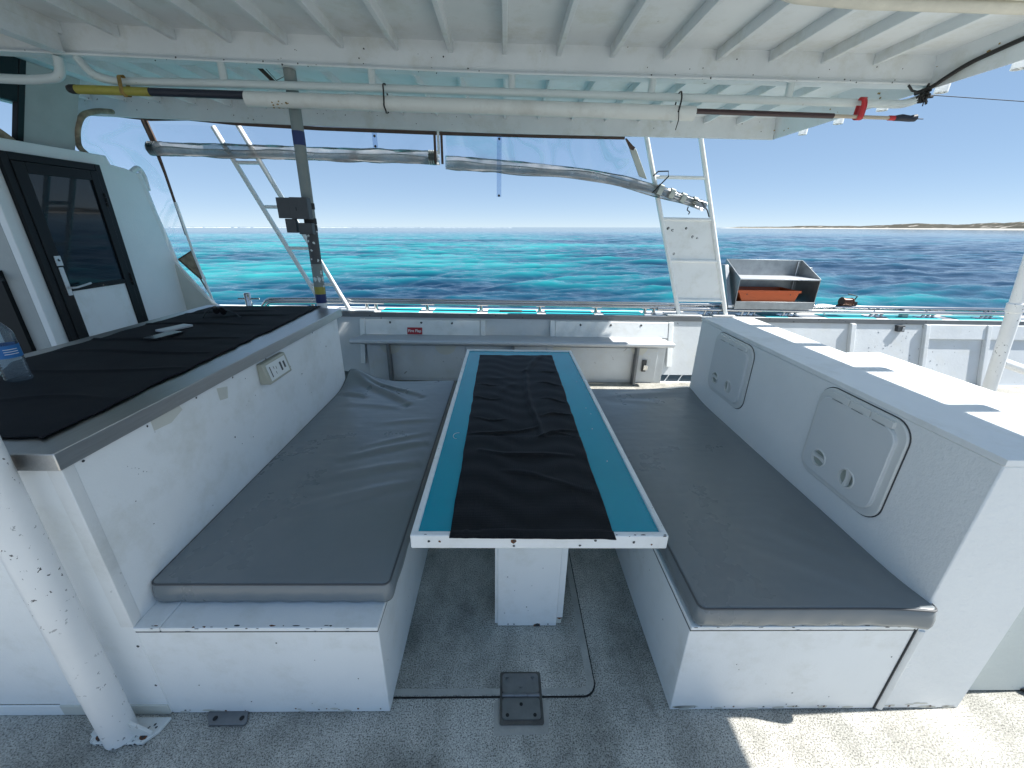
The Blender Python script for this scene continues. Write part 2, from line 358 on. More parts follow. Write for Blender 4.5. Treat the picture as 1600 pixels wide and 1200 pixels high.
# ------------------------------------------------------------------ setting: sea, shore, surf, deck
SEA = -0.9
def build_sea():
    r1 = 3.4 * np.exp(np.arange(0, 860) * .0056); r2 = r1[-1] * np.exp(np.arange(1, 190) * .028)
    r = np.concatenate([r1, r2]); th = np.radians(np.linspace(-72, 72, 860)); nr, nt = len(r), len(th)
    R, T = np.meshgrid(r, th, indexing='ij'); X = R * np.sin(T); Y = R * np.cos(T) - .9
    dr = np.gradient(r)[:, None] * np.ones_like(T)
    rs = np.random.RandomState(3); Z = np.zeros_like(X)
    for k in range(84):
        lam = .35 * (15 ** (k / 83.0)) * rs.uniform(.9, 1.1); ang = math.radians(90 + rs.normal(10, 27)); kk = 2 * math.pi / lam
        amp = .0052 * lam ** .80; ph = rs.uniform(0, 6.28)
        f = np.clip((lam / dr - 2.5) / 3.0, 0, 1)
        w = np.sin(kk * (X * math.cos(ang) + Y * math.sin(ang)) + ph)
        Z += amp * f * (w + .35 * np.cos(2 * kk * (X * math.cos(ang) + Y * math.sin(ang)) + 2 * ph))
    Z *= .75 + .5 * fbm(X * .09, Y * .13, 3)
    # sea bed showing through: dark reef, teal sand and a bright sand bar; wave-crest light is painted in last
    D = np.sqrt(X * X + Y * Y); az = np.degrees(np.arctan2(X, Y))
    n1 = fbm(X * .055 + 3.2, Y * .085 + 1.7, 6, .6); n2 = fbm(X * .012 + 9, Y * .02 + 4, 5)
    reef = .53 + .08 * np.clip((34 - D) / 24, 0, 1) + (n1 - .5) * 2.1 + (n2 - .5) * .8
    reef -= np.clip((az - 4) / 40, 0, 1) * .46 * np.clip(D / 26, 0, 1); reef += np.clip((-az + 4) / 30, 0, 1) * .14
    bar = np.exp(-((D - 150 - 40 * (n2 - .5) * 4) / 46.0) ** 2) * np.clip((10 - az) / 14, 0, 1); reef = reef * (1 - .75 * bar) + .95 * bar * .75 + .1 * bar * (n1 - .5)
    far = np.clip((D - 185) / 70, 0, 1); reef = reef * (1 - far) + far * (.12 + (n2 - .5) * .4 - np.clip((az - 15) / 60, 0, 1) * .02)
    reef += Z * 2.2 * np.clip(60 / D, 0, 1)  # crests lighter, troughs darker: light through the waves painted into the colour
    me = bpy.data.meshes.new('sea'); v = np.stack([X, Y, Z + SEA], -1).reshape(-1, 3)
    i, j = np.meshgrid(np.arange(nr - 1), np.arange(nt - 1), indexing='ij'); a = (i * nt + j).ravel()
    q = np.stack([a, a + 1, a + nt + 1, a + nt], -1).astype(np.int32)[:, ::-1]
    me.vertices.add(len(v)); me.vertices.foreach_set('co', v.astype(np.float32).ravel())
    me.loops.add(q.size); me.loops.foreach_set('vertex_index', q.ravel())
    me.polygons.add(len(q)); me.polygons.foreach_set('loop_start', np.arange(0, q.size, 4, dtype=np.int32))
    me.polygons.foreach_set('use_smooth', np.ones(len(q), dtype=bool)); me.update(); me.validate()
    at = me.attributes.new('reef', 'FLOAT', 'POINT'); at.data.foreach_set('value', np.clip(reef, 0, 1).astype(np.float32).ravel())
    me.materials.append(M['sea']); o = link(bpy.data.objects.new('sea', me)); o['kind'] = 'structure'; o['label'] = 'rippled turquoise and deep blue sea over reef'
    return o
build_sea()

def build_hills():
    nx, ny = 520, 26; vs = []
    def P(i, j):
        t = i / (nx - 1); az = math.radians(26.5 + 38 * t)
        d = 1500 * (1 - t) ** 1.6 + 520 + 60 * math.sin(t * 5); d += j * (5 + 12 * (1 - t))
        return d * math.sin(az), d * math.cos(az), t, j / (ny - 1)
    q = np.array([P(i, j) for j in range(ny) for i in range(nx)]); x, y, t, w = q.T
    h = (1.2 + 8.6 * fbm(x * .010, y * .010, 5, .55) ** 1.3 * (1 + .25 * t)) * (.55 + .75 * np.clip(t * 1.6, 0, 1))
    prof = np.clip(w * 3.4 - .22, 0, 1) ** .8 * np.where(w > .7, 1 - (w - .7) * 2.2, 1); lift = np.clip(t / .05, 0, 1)
    z = SEA - .3 + (1.9 * np.clip(w / .16, 0, 1) + h * prof) * lift
    mb = MB(); k = iter(zip(x, y, z)); mb.grid(lambda i, j: next(k), nx, ny)
    o = obj('hills', mb, 'dune', smooth=180, loc=(0, 0, 0)); o['kind'] = 'structure'; o['label'] = 'low sandy dunes with scrub along the far shore'
build_hills()
mb = MB()
for i in range(150):
    a = math.radians(-41 + i * .28 + rnd.uniform(-.1, .1)); d = 1700; h = rnd.uniform(.1, .8) * (1 if i < 75 else .45) * (rnd.random() > .12); L = rnd.uniform(4, 12)
    if h <= 0: continue
    x, y = d * math.sin(a), d * math.cos(a); mb.add([(x - L, y, SEA - .2), (x + L, y, SEA - .2), (x + L * .6, y + 3, SEA + .1 + h), (x - L * .5, y + 3, SEA + .1 + h * .8), (x - L, y + 9, SEA - .2), (x + L, y + 9, SEA - .2)],
            [(0, 1, 2, 3), (3, 2, 5, 4), (0, 3, 4), (1, 5, 2)])
o = obj('surf', mb, 'foam', smooth=0, loc=(0, 0, 0)); o['kind'] = 'stuff'; o['label'] = 'white line of waves breaking on the far reef'; o['category'] = 'surf'

boat = []          # every top-level thing of the boat is turned by TILT at the end
deck = MB(); deck.box(-5.2, 6.6, -4.5, 3.26, -.06, 0)
o = obj('deck', deck, 'deck'); o['kind'] = 'structure'; o['label'] = 'grey non-skid boat deck, sunlit on the right'
mb = MB(); mb.box(-5.2, 6.6, 3.26, 3.60, -.06, -.002)
o = obj('deck_waterway', mb, 'bulwark'); o['kind'] = 'structure'; o['label'] = 'pale painted waterway along the foot of the bulwark'

# ------------------------------------------------------------------ deck hatch under the table
t = thing('deck_hatch', (.1, .5, 0), 'grey non-skid deck hatch with rounded corner under the teal table', 'deck hatch')
mb = MB(); mb.prism(rrect(-.60, .352, .046, 2.9, .05), 'z', .0035, .009); obj('hatch_cover', mb, 'deck', t, bev=.002)
o_ = rrect(-.598, .350, .048, 2.898, .048); i_ = rrect(-.575, .328, .071, 2.87, .035); n_ = len(o_)
mb = MB(); mb.add([(x, y, .0094) for x, y in o_] + [(x + rnd.uniform(-.004, .004), y + rnd.uniform(-.004, .004), .0092) for x, y in i_], [(k, (k + 1) % n_, n_ + (k + 1) % n_, n_ + k) for k in range(n_)])
obj('worn_edge', mb, 'deck_worn', t)
mb = MB(); mb.prism(rrect(-.6045, .3565, .0415, 2.9045, .052), 'z', .0004, .0030); obj('hatch_gasket', mb, 'rubber', t)
mb = MB(); mb.prism([(-.02, -.075), (.165, -.07), (.178, .03), (.172, .036), (-.012, .036), (-.022, .02)], 'z', .0003, .0016); obj('worn_patch', mb, 'deck_worn', t)
h = MB(); h.prism(rrect(.008, .142, .050, .120, .012), 'z', .0098, .0135); h.prism(rrect(.008, .142, -.034, .036, .012), 'z', .0098, .0135)
h.prism(rrect(-.001, .152, -.046, .128, .008), 'z', .0031, .0097, 1)
for a, b in ((.008, .050), (.0515, .098), (.0995, .142)): h.tube([(a, .043, .0150), (b, .043, .0150)], .0065, 12)
for x, y in ((.026, .108), (.122, .108), (.075, .075)): h.disc((x, y, .0135), (0, 0, 1), .0065, .004, 12)
for x, y in ((.026, -.02), (.122, -.02), (.075, .014)): h.disc((x, y, .0134), (0, 0, 1), .0062, .0006, 12, 2)
obj('hinge', h, ['hinge', 'recess', 'rubber'], t)
mb = MB(); mb.prism([(-1.013, .02), (-1.008, -.012), (-.985, -.041), (-.868, -.041), (-.862, -.034), (-.885, .02)], 'z', .001, .010)
for x, y in ((-.975, -.022), (-.885, -.022)): mb.disc((x, y, .0099), (0, 0, 1), .008, .002, 10, 1)
tag(obj('floor_plate', mb, ['hinge', 'rubber'], bev=.001), 'small dark steel hinge plate on deck at the foot of the left bench', 'hinge plate')

# ------------------------------------------------------------------ benches with cushions
def bench(x0, x1, y1, split, label, loc, side):
    t = thing('bench', loc, label, 'bench', 'box benches either side of the table'); z = .402
    mb = MB(); mb.box(x0, x1, 0, y1, .002, z)
    for k in range(7):
        mb.fleck((rnd.uniform(x0 + .03, x1 - .03), -.0002, rnd.uniform(.02, .38)), (1, 0, 0), (0, 0, 1), rnd.uniform(.0015, .0035), 1)
    sx = x1 if side > 0 else x0
    for k in range(8):
        mb.fleck((sx + side * .0002, rnd.uniform(.02, .9), rnd.uniform(.02, .39)), (0, side, 0), (0, 0, 1), rnd.uniform(.0015, .004), 1)
    for k in range(10): mb.fleck((x0 + (x1 - x0) * rnd.random(), -.0002, .012 + .01 * rnd.random()), (1, 0, 0), (0, 0, 1), rnd.uniform(.002, .005), rnd.choice((1, 2)))
    for k in range(9): mb.fleck((x0 + (x1 - x0) * rnd.random(), -.0002, rnd.uniform(.004, .02)), (1, 0, 0), (0, 0, 1), rnd.uniform(.004, .010), 3, rnd.uniform(2, 6), .0003)
    obj('base', mb, ['white', 'dark_chip', 'rusty', 'stain'], t, bev=.003)
    mb = MB()
    for a, b in ((x0, split - .0015), (split + .0015, x1)):
        mb.box(a, b, -.005, y1, z + .006, z + .022)
        for k in range(int(22 * (b - a)) + 1): mb.fleck((rnd.uniform(a + .01, b - .01), -.0053, z + rnd.choice((.0075, .020)) + rnd.uniform(-.001, .001)), (1, 0, 0), (0, 0, 1), rnd.uniform(.001, .003), 1, rnd.uniform(1.5, 6))
        for k in range(int(15 * (b - a)) + 1): mb.fleck((rnd.uniform(a + .01, b - .01), rnd.uniform(-.003, .004), z + .0221), (1, 0, 0), (0, 1, 0), rnd.uniform(.001, .0035), rnd.choice((1, 1, 2)), rnd.uniform(1, 5))
    obj('lid', mb, ['white', 'dark_chip', 'rusty'], t, bev=.0025)
    mb = MB(); mb.box(x0 + .001, x1 - .001, -.0012, y1 - .002, z - .002, z + .0062); obj('lid_gap', mb, 'dark_chip', t)
    return t
bench(-1.1365, -.3856, 1.86, -1.055, 'white box bench beside the counter with peeling lid edge', (-.76, .9, 0), 1)
bench(.6048, 1.343, 1.81, 1.335, 'white box bench beside the hatch locker, partly sunlit at deck', (.97, .9, 0), -1)

def cushion(x0, x1, y0, y1, z0, z1, ridges, lift, label, rc=.022, bulge=0):
    cx, cy, hx, hy = (x0 + x1) / 2, (y0 + y1) / 2, (x1 - x0) / 2, (y1 - y0) / 2; er = .008
    def axis(h, n):
        a = np.linspace(-h, h, n); e = np.array([0, .002, .005, .009, .014, .02]); return np.unique(np.round(np.concatenate([a[2:-2], -h + e, h - e]), 5))
    xs, ys = axis(hx, 120), axis(hy, 260); X, Y = np.meshgrid(xs, ys)
    ax, ay = (np.abs(X) - (hx - rc)) / rc, (np.abs(Y) - (hy - rc)) / rc; mk = (ax > 0) & (ay > 0)
    mxx = np.maximum(ax, ay); ln_ = np.sqrt(ax ** 2 + ay ** 2) + 1e-9; s = np.where(mk, mxx / ln_, 1)
    X2 = np.where(mk, np.sign(X) * (hx - rc + ax * s * rc), X); Y2 = np.where(mk, np.sign(Y) * (hy - rc + ay * s * rc), Y)
    d = np.where(mk, rc * (1 - mxx), np.minimum(hx - np.abs(X), hy - np.abs(Y))); dd = np.clip(er - d, 0, er)
    Z = z1 - er + np.sqrt(np.maximum(er * er - dd * dd, 0))
    WX, WY = X2 + cx, Y2 + cy
    u, w = X / hx, Y / hy; inside = np.clip(d / .03, 0, 1)
    Z = Z + .012 * (1 - u ** 4) * (1 - w ** 4) * inside
    Z = Z + inside * (.006 * (fbm(WX * 5 + 3, WY * 4, 4) - .5) + .0013 * (fbm(WX * 6, WY * 34 + 3, 3) - .5))
    for (ax0, ay0, bx, by, hgt, wd) in ridges:
        px, py = bx - ax0, by - ay0; L2 = px * px + py * py; tt = np.clip(((WX - ax0) * px + (WY - ay0) * py) / L2, 0, 1)
        off = ((WX - ax0 - tt * px) * py - (WY - ay0 - tt * py) * px) / math.sqrt(L2); off = off + .012 * np.sin(tt * 4.2 + ax0 * 9)
        dist = np.hypot((WX - ax0 - tt * px), (WY - ay0 - tt * py)); env = np.exp(-(dist / wd) ** 2) * np.sin(np.pi * np.clip(tt, .02, .98)) ** .6
        Z = Z + inside ** .5 * hgt * (env - .45 * np.exp(-((np.hypot(WX - ax0 - tt * px, WY - ay0 - tt * py + wd * 1.9)) / (wd * 1.3)) ** 2))
    LIFT = np.zeros_like(X)
    for (lx, ly, lh, lw) in lift: LIFT = LIFT + lh * np.exp(-(((WX - lx) ** 2 + (WY - ly) ** 2) / lw ** 2))
    Z = Z + LIFT
    WY = WY - bulge * np.exp(-((WX - x1) / .10) ** 2) * np.clip((y0 + .12 - WY) / .12, 0, 1)
    ny, nx = X.shape; mb = MB(); mb.grid(lambda i, j: (WX[j, i], WY[j, i], Z[j, i]), nx, ny)
    ring = [(0, i) for i in range(nx)] + [(j, nx - 1) for j in range(1, ny)] + [(ny - 1, i) for i in range(nx - 2, -1, -1)] + [(j, 0) for j in range(ny - 2, 0, -1)]
    n = len(ring); vs = []; H = z1 - er - z0
    prof = [(0, 0), (.004, .12), (.0085, .4), (.008, .7), (.004, .9), (-.006, 1.0)]
    for (o_, f_) in prof:
        for (j, i) in ring:
            nxv, nyv = WX[j, i] - cx, WY[j, i] - cy; q = np.array([max(0, abs(nxv) - hx + rc) * np.sign(nxv), max(0, abs(nyv) - hy + rc) * np.sign(nyv)]); q = q / (np.linalg.norm(q) + 1e-9)
            wob = .002 * math.sin(WX[j, i] * 61 + WY[j, i] * 37 + f_ * 3) * f_
            vs.append((WX[j, i] + q[0] * (o_ + wob), WY[j, i] + q[1] * (o_ + wob), Z[j, i] - f_ * (Z[j, i] - z0 - LIFT[j, i] * .8)))
    fs = [(k * n + a, k * n + (a + 1) % n, (k + 1) * n + (a + 1) % n, (k + 1) * n + a) for k in range(len(prof) - 1) for a in range(n)] + [tuple(range((len(prof) - 1) * n, len(prof) * n))]
    mb.add(vs, fs)
    t = thing('cushion', (cx, cy, z0), label, 'cushion', 'grey bench cushions'); 
    o = obj('cover', mb, 'grey_vinyl', t, smooth=75)
    pts = [(WX[j, i] + .0, WY[j, i], Z[j, i] + .004) for (j, i) in ring]
    pts = [((p[0] - cx) * (1 - .0005 / hx) + cx, (p[1] - cy) * (1 - .0005 / hy) + cy, p[2] - .0005) for p in pts]
    mb = MB(); mb.tube(pts + [pts[0]], .0036, 8); obj('piping', mb, 'piping', t)
    return t
cushion(-1.133, -.366, .085, 1.935, .425, .508,
        [(-1.10, 1.92, -.62, 1.50, .026, .030), (-1.08, 1.94, -.55, 1.62, .016, .022), (-1.10, 1.66, -.92, 1.60, .012, .022), (-1.0, 1.48, -.55, 1.40, .004, .03),
         (-.78, .83, -.42, 1.00, .010, .026), (-.72, .93, -.42, 1.10, .005, .022), (-.80, .66, -.42, .80, .009, .028), (-.85, .44, -.40, .64, .008, .028), (-.70, 1.2, -.42, 1.27, .004, .025)],
        [(-1.13, 1.95, .085, .16), (-.75, 1.93, -.012, .2)], 'grey vinyl cushion with a curled, creased far corner beside the counter')
cushion(.618, 1.352, -.004, 1.80, .425, .505,
        [(.72, 1.66, 1.2, 1.72, .007, .04), (.75, 1.60, 1.0, 1.55, .004, .03), (1.0, .35, 1.3, .12, .003, .03), (1.08, .42, 1.28, .22, .003, .02), (.9, .25, 1.25, .03, .003, .025)],
        [(1.35, 1.82, .03, .2), (1.34, -.02, .018, .10)], 'grey vinyl cushion under the two hatches with a sunlit front corner', bulge=.024)

# ------------------------------------------------------------------ table and runner
t = thing('table', (.12, 1.15, 0), 'teal topped table with white raised rim on a boxed pedestal', 'table')
X0, X1, Y0, Y1, ZT = -.2946, .5426, .125, 2.212, .6706
mb = MB(); mb.box(X0 + .012, X1 - .012, Y0 + .012, Y1 - .012, ZT - .045, ZT - .010)
for k in range(5): mb.fleck((rnd.uniform(.42, .5), rnd.uniform(.25, 1.6), ZT - .0098), (1, 0, 0), (0, 1, 0), rnd.uniform(.002, .004), 1)
q = [(-.215 + .022 * math.cos(a), .80 + .03 * math.sin(a), ZT - .0096) for a in np.linspace(1.4, 4.6, 12)]; mb.tube(q, .0009, 6, 1)
obj('tabletop', mb, ['teal', 'letter'], t)
mb = MB(); wr = .021
mb.prism(rrect(X0, X1, Y0, Y0 + wr, .004), 'z', ZT - .054, ZT); mb.box(X0, X1, Y1 - wr, Y1, ZT - .05, ZT - .001)
mb.box(X0, X0 + wr, Y0 + wr - .002, Y1 - wr + .002, ZT - .052, ZT - .0006); mb.box(X1 - wr, X1, Y0 + wr - .002, Y1 - wr + .002, ZT - .052, ZT - .0006)
for x in (-.235, -.20, .04, .255, .305, .43, .49): mb.fleck((x, Y0 - .0003, ZT - .028 + rnd.uniform(-.014, .01)), (1, 0, 0), (0, 0, 1), rnd.uniform(.003, .0065), 1 if rnd.random() < .7 else 2)
mb.fleck((.04, Y0 - .0004, ZT - .022), (1, 0, 0), (0, 0, 1), .011, 2); mb.fleck((.04, Y0 - .0009, ZT - .022), (1, 0, 0), (0, 0, 1), .005, 1)
for k in range(26): mb.fleck((rnd.uniform(X0 + .01, X1 - .01), Y0 - .0002 + (0 if k % 2 else .004), ZT - .0015 if k % 2 else ZT + .0002), (1, 0, 0), (0, 0, 1) if k % 2 else (0, 1, 0), rnd.uniform(.001, .003), 1, rnd.uniform(1, 4))
for k in range(30):
    s_ = rnd.choice((X0 + .01, X1 - .01)); mb.fleck((s_ + rnd.uniform(-.009, .009), rnd.uniform(Y0, Y1), ZT + .0001), (1, 0, 0), (0, 1, 0), rnd.uniform(.001, .003), 1, .6)
obj('rim', mb, ['white', 'dark_chip', 'rusty'], t, bev=.004)
mb = MB(); mb.box(-.014, .236, .3175, .335, .012, ZT - .05); mb.box(-.026, -.013, .325, .95, .016, ZT - .05); mb.box(.235, .262, .325, .95, .05, ZT - .05); mb.box(-.01, .23, .93, .948, .012, ZT - .05)
for k in range(7): mb.fleck((rnd.uniform(0, .22), .3173, rnd.uniform(.03, .6)), (1, 0, 0), (0, 0, 1), rnd.uniform(.0015, .003), 1)
for x in (.03, .055, .2): mb.fleck((x, .3173, .022), (1, 0, 0), (0, 0, 1), .004, 1)
mb.fleck((.155, .3172, .017), (1, 0, 0), (0, 0, 1), .012, 1); mb.fleck((.155, .3170, .012), (1, 0, 0), (0, 0, 1), .018, 2, lift=.0002)
obj('pedestal', mb, ['white', 'dark_chip', 'rusty'], t, bev=.002)
mb = MB(); mb.box(.2365, .259, .327, .40, .012, .05); mb.fleck((.25, .3262, .05), (1, 0, 0), (0, 0, 1), .012, 1); obj('broken_corner', mb, ['stain', 'rusty'], t, bev=.004)

def cloth(name, quad, nx, ny, zf, mat, loc=None, th=.0025, edge=.004, ridges=()):
    (ax, ay), (bx, by), (cx, cy), (dx, dy) = quad; mb = MB()     # near-left, near-right, far-right, far-left
    def P(i, j):
        s, u = i / (nx - 1), j / (ny - 1); x = (ax * (1 - s) + bx * s) * (1 - u) + (dx * (1 - s) + cx * s) * u; y = (ay * (1 - s) + by * s) * (1 - u) + (dy * (1 - s) + cy * s) * u
        e = edge * (float(fbm(np.array(u * 14 + 3), np.array(.5), 3)) - .5) * 2
        x += e * (2 * s - 1); y += edge * .6 * (float(fbm(np.array(s * 9), np.array(2.5), 3)) - .5) * 2
        z = zf(x, y, s, u)
        for (px, py, qx, qy, h_, w_) in ridges:
            vx, vy = qx - px, qy - py; L2 = vx * vx + vy * vy; tt = min(1, max(0, ((x - px) * vx + (y - py) * vy) / L2)); bend = .015 * math.sin(tt * 5 + px * 30)
            dist = math.hypot(x - px - tt * vx + bend * vy / math.sqrt(L2), y - py - tt * vy - bend * vx / math.sqrt(L2)); z += h_ * math.exp(-(dist / w_) ** 2) * (.35 + .65 * math.sin(math.pi * min(.97, max(.03, tt))))
        return x, y, z
    mb.grid(P, nx, ny); return obj(name, mb, mat, loc=loc, smooth=80, solid=th)
def zr(x, y, s, u):
    z = ZT - .0068 + .0022 * abs(math.sin(y * 9 + x * 5)) * .5 + .0016 * math.sin(y * 47 + x * 11 + 2 * math.sin(x * 17))
    return max(z, ZT + .003) if y < Y0 + .024 else z + (.0035 if y < .79 else 0)
o = cloth('table_runner', ((-.168, .112), (.366, .108), (.375, 2.09), (-.184, 2.075)), 90, 260, zr, 'runner', edge=.006,
          ridges=[(.18, .80, .14, 1.72, 0.0165, .016), (.14, 1.72, .30, 2.07, 0.0150, .02), (-.16, .80, .17, .88, 0.0090, .008), (.17, .80, .36, .86, 0.0105, .009), (.2, .82, .36, .80, 0.0060, .007), (-.15, .98, .02, .97, 0.0060, .006), (.2, 1.02, .36, 1.05, 0.0075, .008),
                  (-.17, 1.25, -.02, 1.24, 0.0060, .006), (-.17, 1.45, -.03, 1.46, 0.0060, .006), (.22, 1.25, .37, 1.2, 0.0075, .008), (.22, 1.5, .37, 1.46, 0.0075, .008), (.25, 1.7, .37, 1.72, 0.0060, .007), (-.1, .66, .30, .60, 0.0090, .012), (0, .5, .34, .38, 0.0053, .012), (-.05, 1.3, .1, 1.5, 0.0045, .03), (-.1, 1.6, .05, 1.55, 0.0045, .03)])
tag(o, 'black non-slip mesh runner lying along the teal table', 'table runner')

# ------------------------------------------------------------------ counter with worktop, cloth and what lies on it
t = thing('counter', (-1.58, .9, 0), 'white serving counter with stainless worktop along the left bench', 'counter')
mb = MB(); XC = -1.1365
mb.prism([(-2.04, .62), (-1.50, .0), (XC, 0), (XC, 1.83), (-2.04, 1.83)], 'z', .002, 1.0)
mb.add([(XC + .0006, y, z) for y, z in ((.28, 1.0), (.40, 1.0), (.411, .972), (.353, .950), (.281, .956))], [(0, 1, 2, 3, 4)], 2)
mb.add([(XC + .0006, y, z) for y, z in ((.594, .978), (.656, .962), (.642, .916), (.596, .925))], [(0, 1, 2, 3)], 2)
for y, z in ((.055, .985), (.264, .982), (.485, .985), (.698, .985), (.624, .743), (1.45, .985), (.95, .985), (1.25, .80), (1.6, .86)): mb.fleck((XC + .0003, y, z), (0, 1, 0), (0, 0, 1), .005, 1)
for k in range(22): mb.fleck((XC + .0003, rnd.uniform(.1, 1.8), rnd.uniform(.55, .98)), (0, 1, 0), (0, 0, 1), rnd.uniform(.001, .003), 1)
for k in range(6): mb.fleck((XC + .0003, .16 + .01 * k, .90 - .01 * k + rnd.uniform(-.01, .01)), (0, 1, 0), (0, 0, 1), rnd.uniform(.001, .0028), 3, 1.5)
for x, z in ((-1.15, .963), (-1.15, .747), (-1.15, .541), (-1.15, .337), (-1.15, .15)): mb.fleck((x, -.0003, z), (1, 0, 0), (0, 0, 1), .0055, 1)
obj('body', mb, ['white', 'dark_chip', 'stain', 'galv'], t, bev=.004)
mb = MB(); mb.prism([(XC - .035, -.0035), (XC + .004, -.0035), (XC + .004, .014), (XC + .0012, .032), (XC - .03, .01)], 'z', .425, .998); obj('corner_trim', mb, 'white_worn', t, bev=.002)
mb = MB(); mb.box(-2.6, -1.50, -.004, .001, .001, .05); mb.box(-2.6, -1.30, .002, .02, .05, 1.0); obj('side_panel', mb, 'white', t, bev=.0015)
mb = MB(); mb.box(-1.5, -1.14, -.005, .01, .002, .05); obj('kick_strip', mb, 'stain', t, bev=.002)
mb = MB(); mb.prism([(-2.055, .70), (-1.42, -.017), (-1.118, -.017), (-1.112, 1.865), (-2.055, 1.925)], 'z', 1.0, 1.05); obj('worktop', mb, 'steel_dull', t, bev=.0025)
def zc(x, y, s, u):
    e = min(s, 1 - s, u, 1 - u); return 1.0545 + .003 * float(fbm(np.array(x * 5), np.array(y * 9), 3)) + .002 * abs(math.sin(y * 17 + 3 * math.sin(x * 4)))
o = cloth('counter_cloth', ((-1.46, .058), (-1.212, .058), (-1.27, 1.915), (-1.96, 1.85)), 80, 230, zc, 'cover', edge=.012,
          ridges=[(-1.9, 1.3, -1.35, 1.36, 0.0091, .010), (-1.8, 1.0, -1.3, 1.05, 0.0104, .010), (-1.65, .8, -1.28, .82, 0.0104, .010), (-1.7, 1.5, -1.35, 1.62, 0.0078, .012), (-1.6, .55, -1.25, .6, 0.0078, .012), (-1.9, 1.6, -1.5, 1.75, 0.0078, .015), (-1.5, .3, -1.25, .32, 0.0065, .01)])
# widen the cloth towards the wall side: second leaf follows the slanted back edge
tag(o, 'black cloth spread over the stainless counter top', 'cloth')
me = o.data
loc = Vector(o.location)
for v in me.vertices:
    y = v.co.y + loc.y; x = v.co.x + loc.x; xl = -1.46 - (.50 if y > .65 else .5 * max(0, (y - .058) / .592)); xr = -1.212 - .058 * (y - .058) / 1.86
    s = (x - (-1.46 - .5 * (y - .058) / 1.80)) / (xr - (-1.46 - .5 * (y - .058) / 1.80)); v.co.x = (xl * (1 - s) + xr * s) - loc.x
def phone(ang, loc, scr, label):
    mb = MB(); mb.prism(rrect(-.037, .037, -.075, .075, .011), 'z', 0, .009)
    mb2 = MB(); mb2.prism(rrect(-.033, .033, -.071, .071, .008), 'z', .009, .0096)
    t = thing('phone', loc, label, 'phone', 'phones on the counter'); R_ = Matrix.Rotation(ang, 3, 'Z')
    for b, n, k in ((mb, 'case', 'black' if scr == 'phone' else 'phone2'), (mb2, 'screen', scr)):
        b.v = [tuple(R_ @ Vector(v) + Vector(loc)) for v in b.v]; obj(n, b, k, t, bev=.001)
phone(math.radians(-10), (-1.675, 1.06, 1.060), 'phone', 'dark phone with grey screen lying nearest on the black cloth')
phone(math.radians(-17), (-1.735, 1.21, 1.060), 'phone2', 'pale phone lying behind the dark one on the black cloth')
t = thing('sunglasses', (-1.72, 1.53, 1.06), 'black sunglasses folded open on the black counter cloth', 'sunglasses')
for dx in (0, .062):
    mb = MB(); c = Vector((-1.775 + dx * .9, 1.60 - dx * .35, 1.083)); R_ = Matrix.Rotation(math.radians(-22), 3, 'Z')
    mb.v = []; pts = [(c + R_ @ Vector((.031 * math.cos(a), .004 * math.cos(a) ** 2, .025 * math.sin(a)))) for a in np.linspace(0, 2 * math.pi, 20, endpoint=False)]
    mb.add(pts + [p + R_ @ Vector((0, -.002, 0)) for p in pts], [tuple(range(20)), tuple(range(39, 19, -1))] + [(i, (i + 1) % 20, 20 + (i + 1) % 20, 20 + i) for i in range(20)]); obj('lens', mb, 'lens', t)
mb = MB(); mb.tube([(-1.808, 1.615, 1.09), (-1.775, 1.605, 1.105), (-1.745, 1.59, 1.096), (-1.715, 1.58, 1.105), (-1.685, 1.562, 1.092)], .004, 8); obj('frame', mb, 'black', t)
for a, b in (((-1.808, 1.615, 1.092), (-1.765, 1.47, 1.064)), ((-1.686, 1.562, 1.092), (-1.55, 1.475, 1.064))):
    mb = MB(); mb.tube([a, tuple((Vector(a) * .35 + Vector(b) * .65) + Vector((0, 0, .012))), b], .0035, 8); obj('arm', mb, 'black', t)
# water bottle
t = thing('water_bottle', (-1.728, .47, 1.05), 'clear ribbed plastic water bottle with blue label on counter edge', 'bottle')
prof = [(.030, 0), (.034, .004), (.0345, .012)]
for k in range(9): prof += [(.0345, .018 + k * .0105), (.0322, .022 + k * .0105), (.0345, .026 + k * .0105)]
prof += [(.034, .118), (.034, .165), (.032, .178), (.024, .196), (.014, .212), (.0125, .222)]
mb = MB(); sg = 28; vs = [(-1.728 + r_ * math.cos(2 * math.pi * k / sg), .47 + r_ * math.sin(2 * math.pi * k / sg), 1.051 + z_) for r_, z_ in prof for k in range(sg)]
mb.add(vs, [(i * sg + k, i * sg + (k + 1) % sg, (i + 1) * sg + (k + 1) % sg, (i + 1) * sg + k) for i in range(len(prof) - 1) for k in range(sg)] + [tuple(range(sg))[::-1]]); obj('body', mb, 'bottle', t, smooth=60)
mb = MB(); mb.tube([(-1.728, .47, 1.142), (-1.728, .47, 1.186)], .0346, 28, cap=False)
for k in range(3): mb.tube([(-1.728 + .0349 * math.cos(a), .47 + .0349 * math.sin(a), 1.156 + .008 * k) for a in np.linspace(-.9, .1, 8)], .0012, 5, 1)
obj('label', mb, ['paper', 'letter'], t)
mb = MB(); mb.tube([(-1.728, .47, 1.272), (-1.728, .47, 1.288)], .0145, 24); obj('cap', mb, 'letter', t)
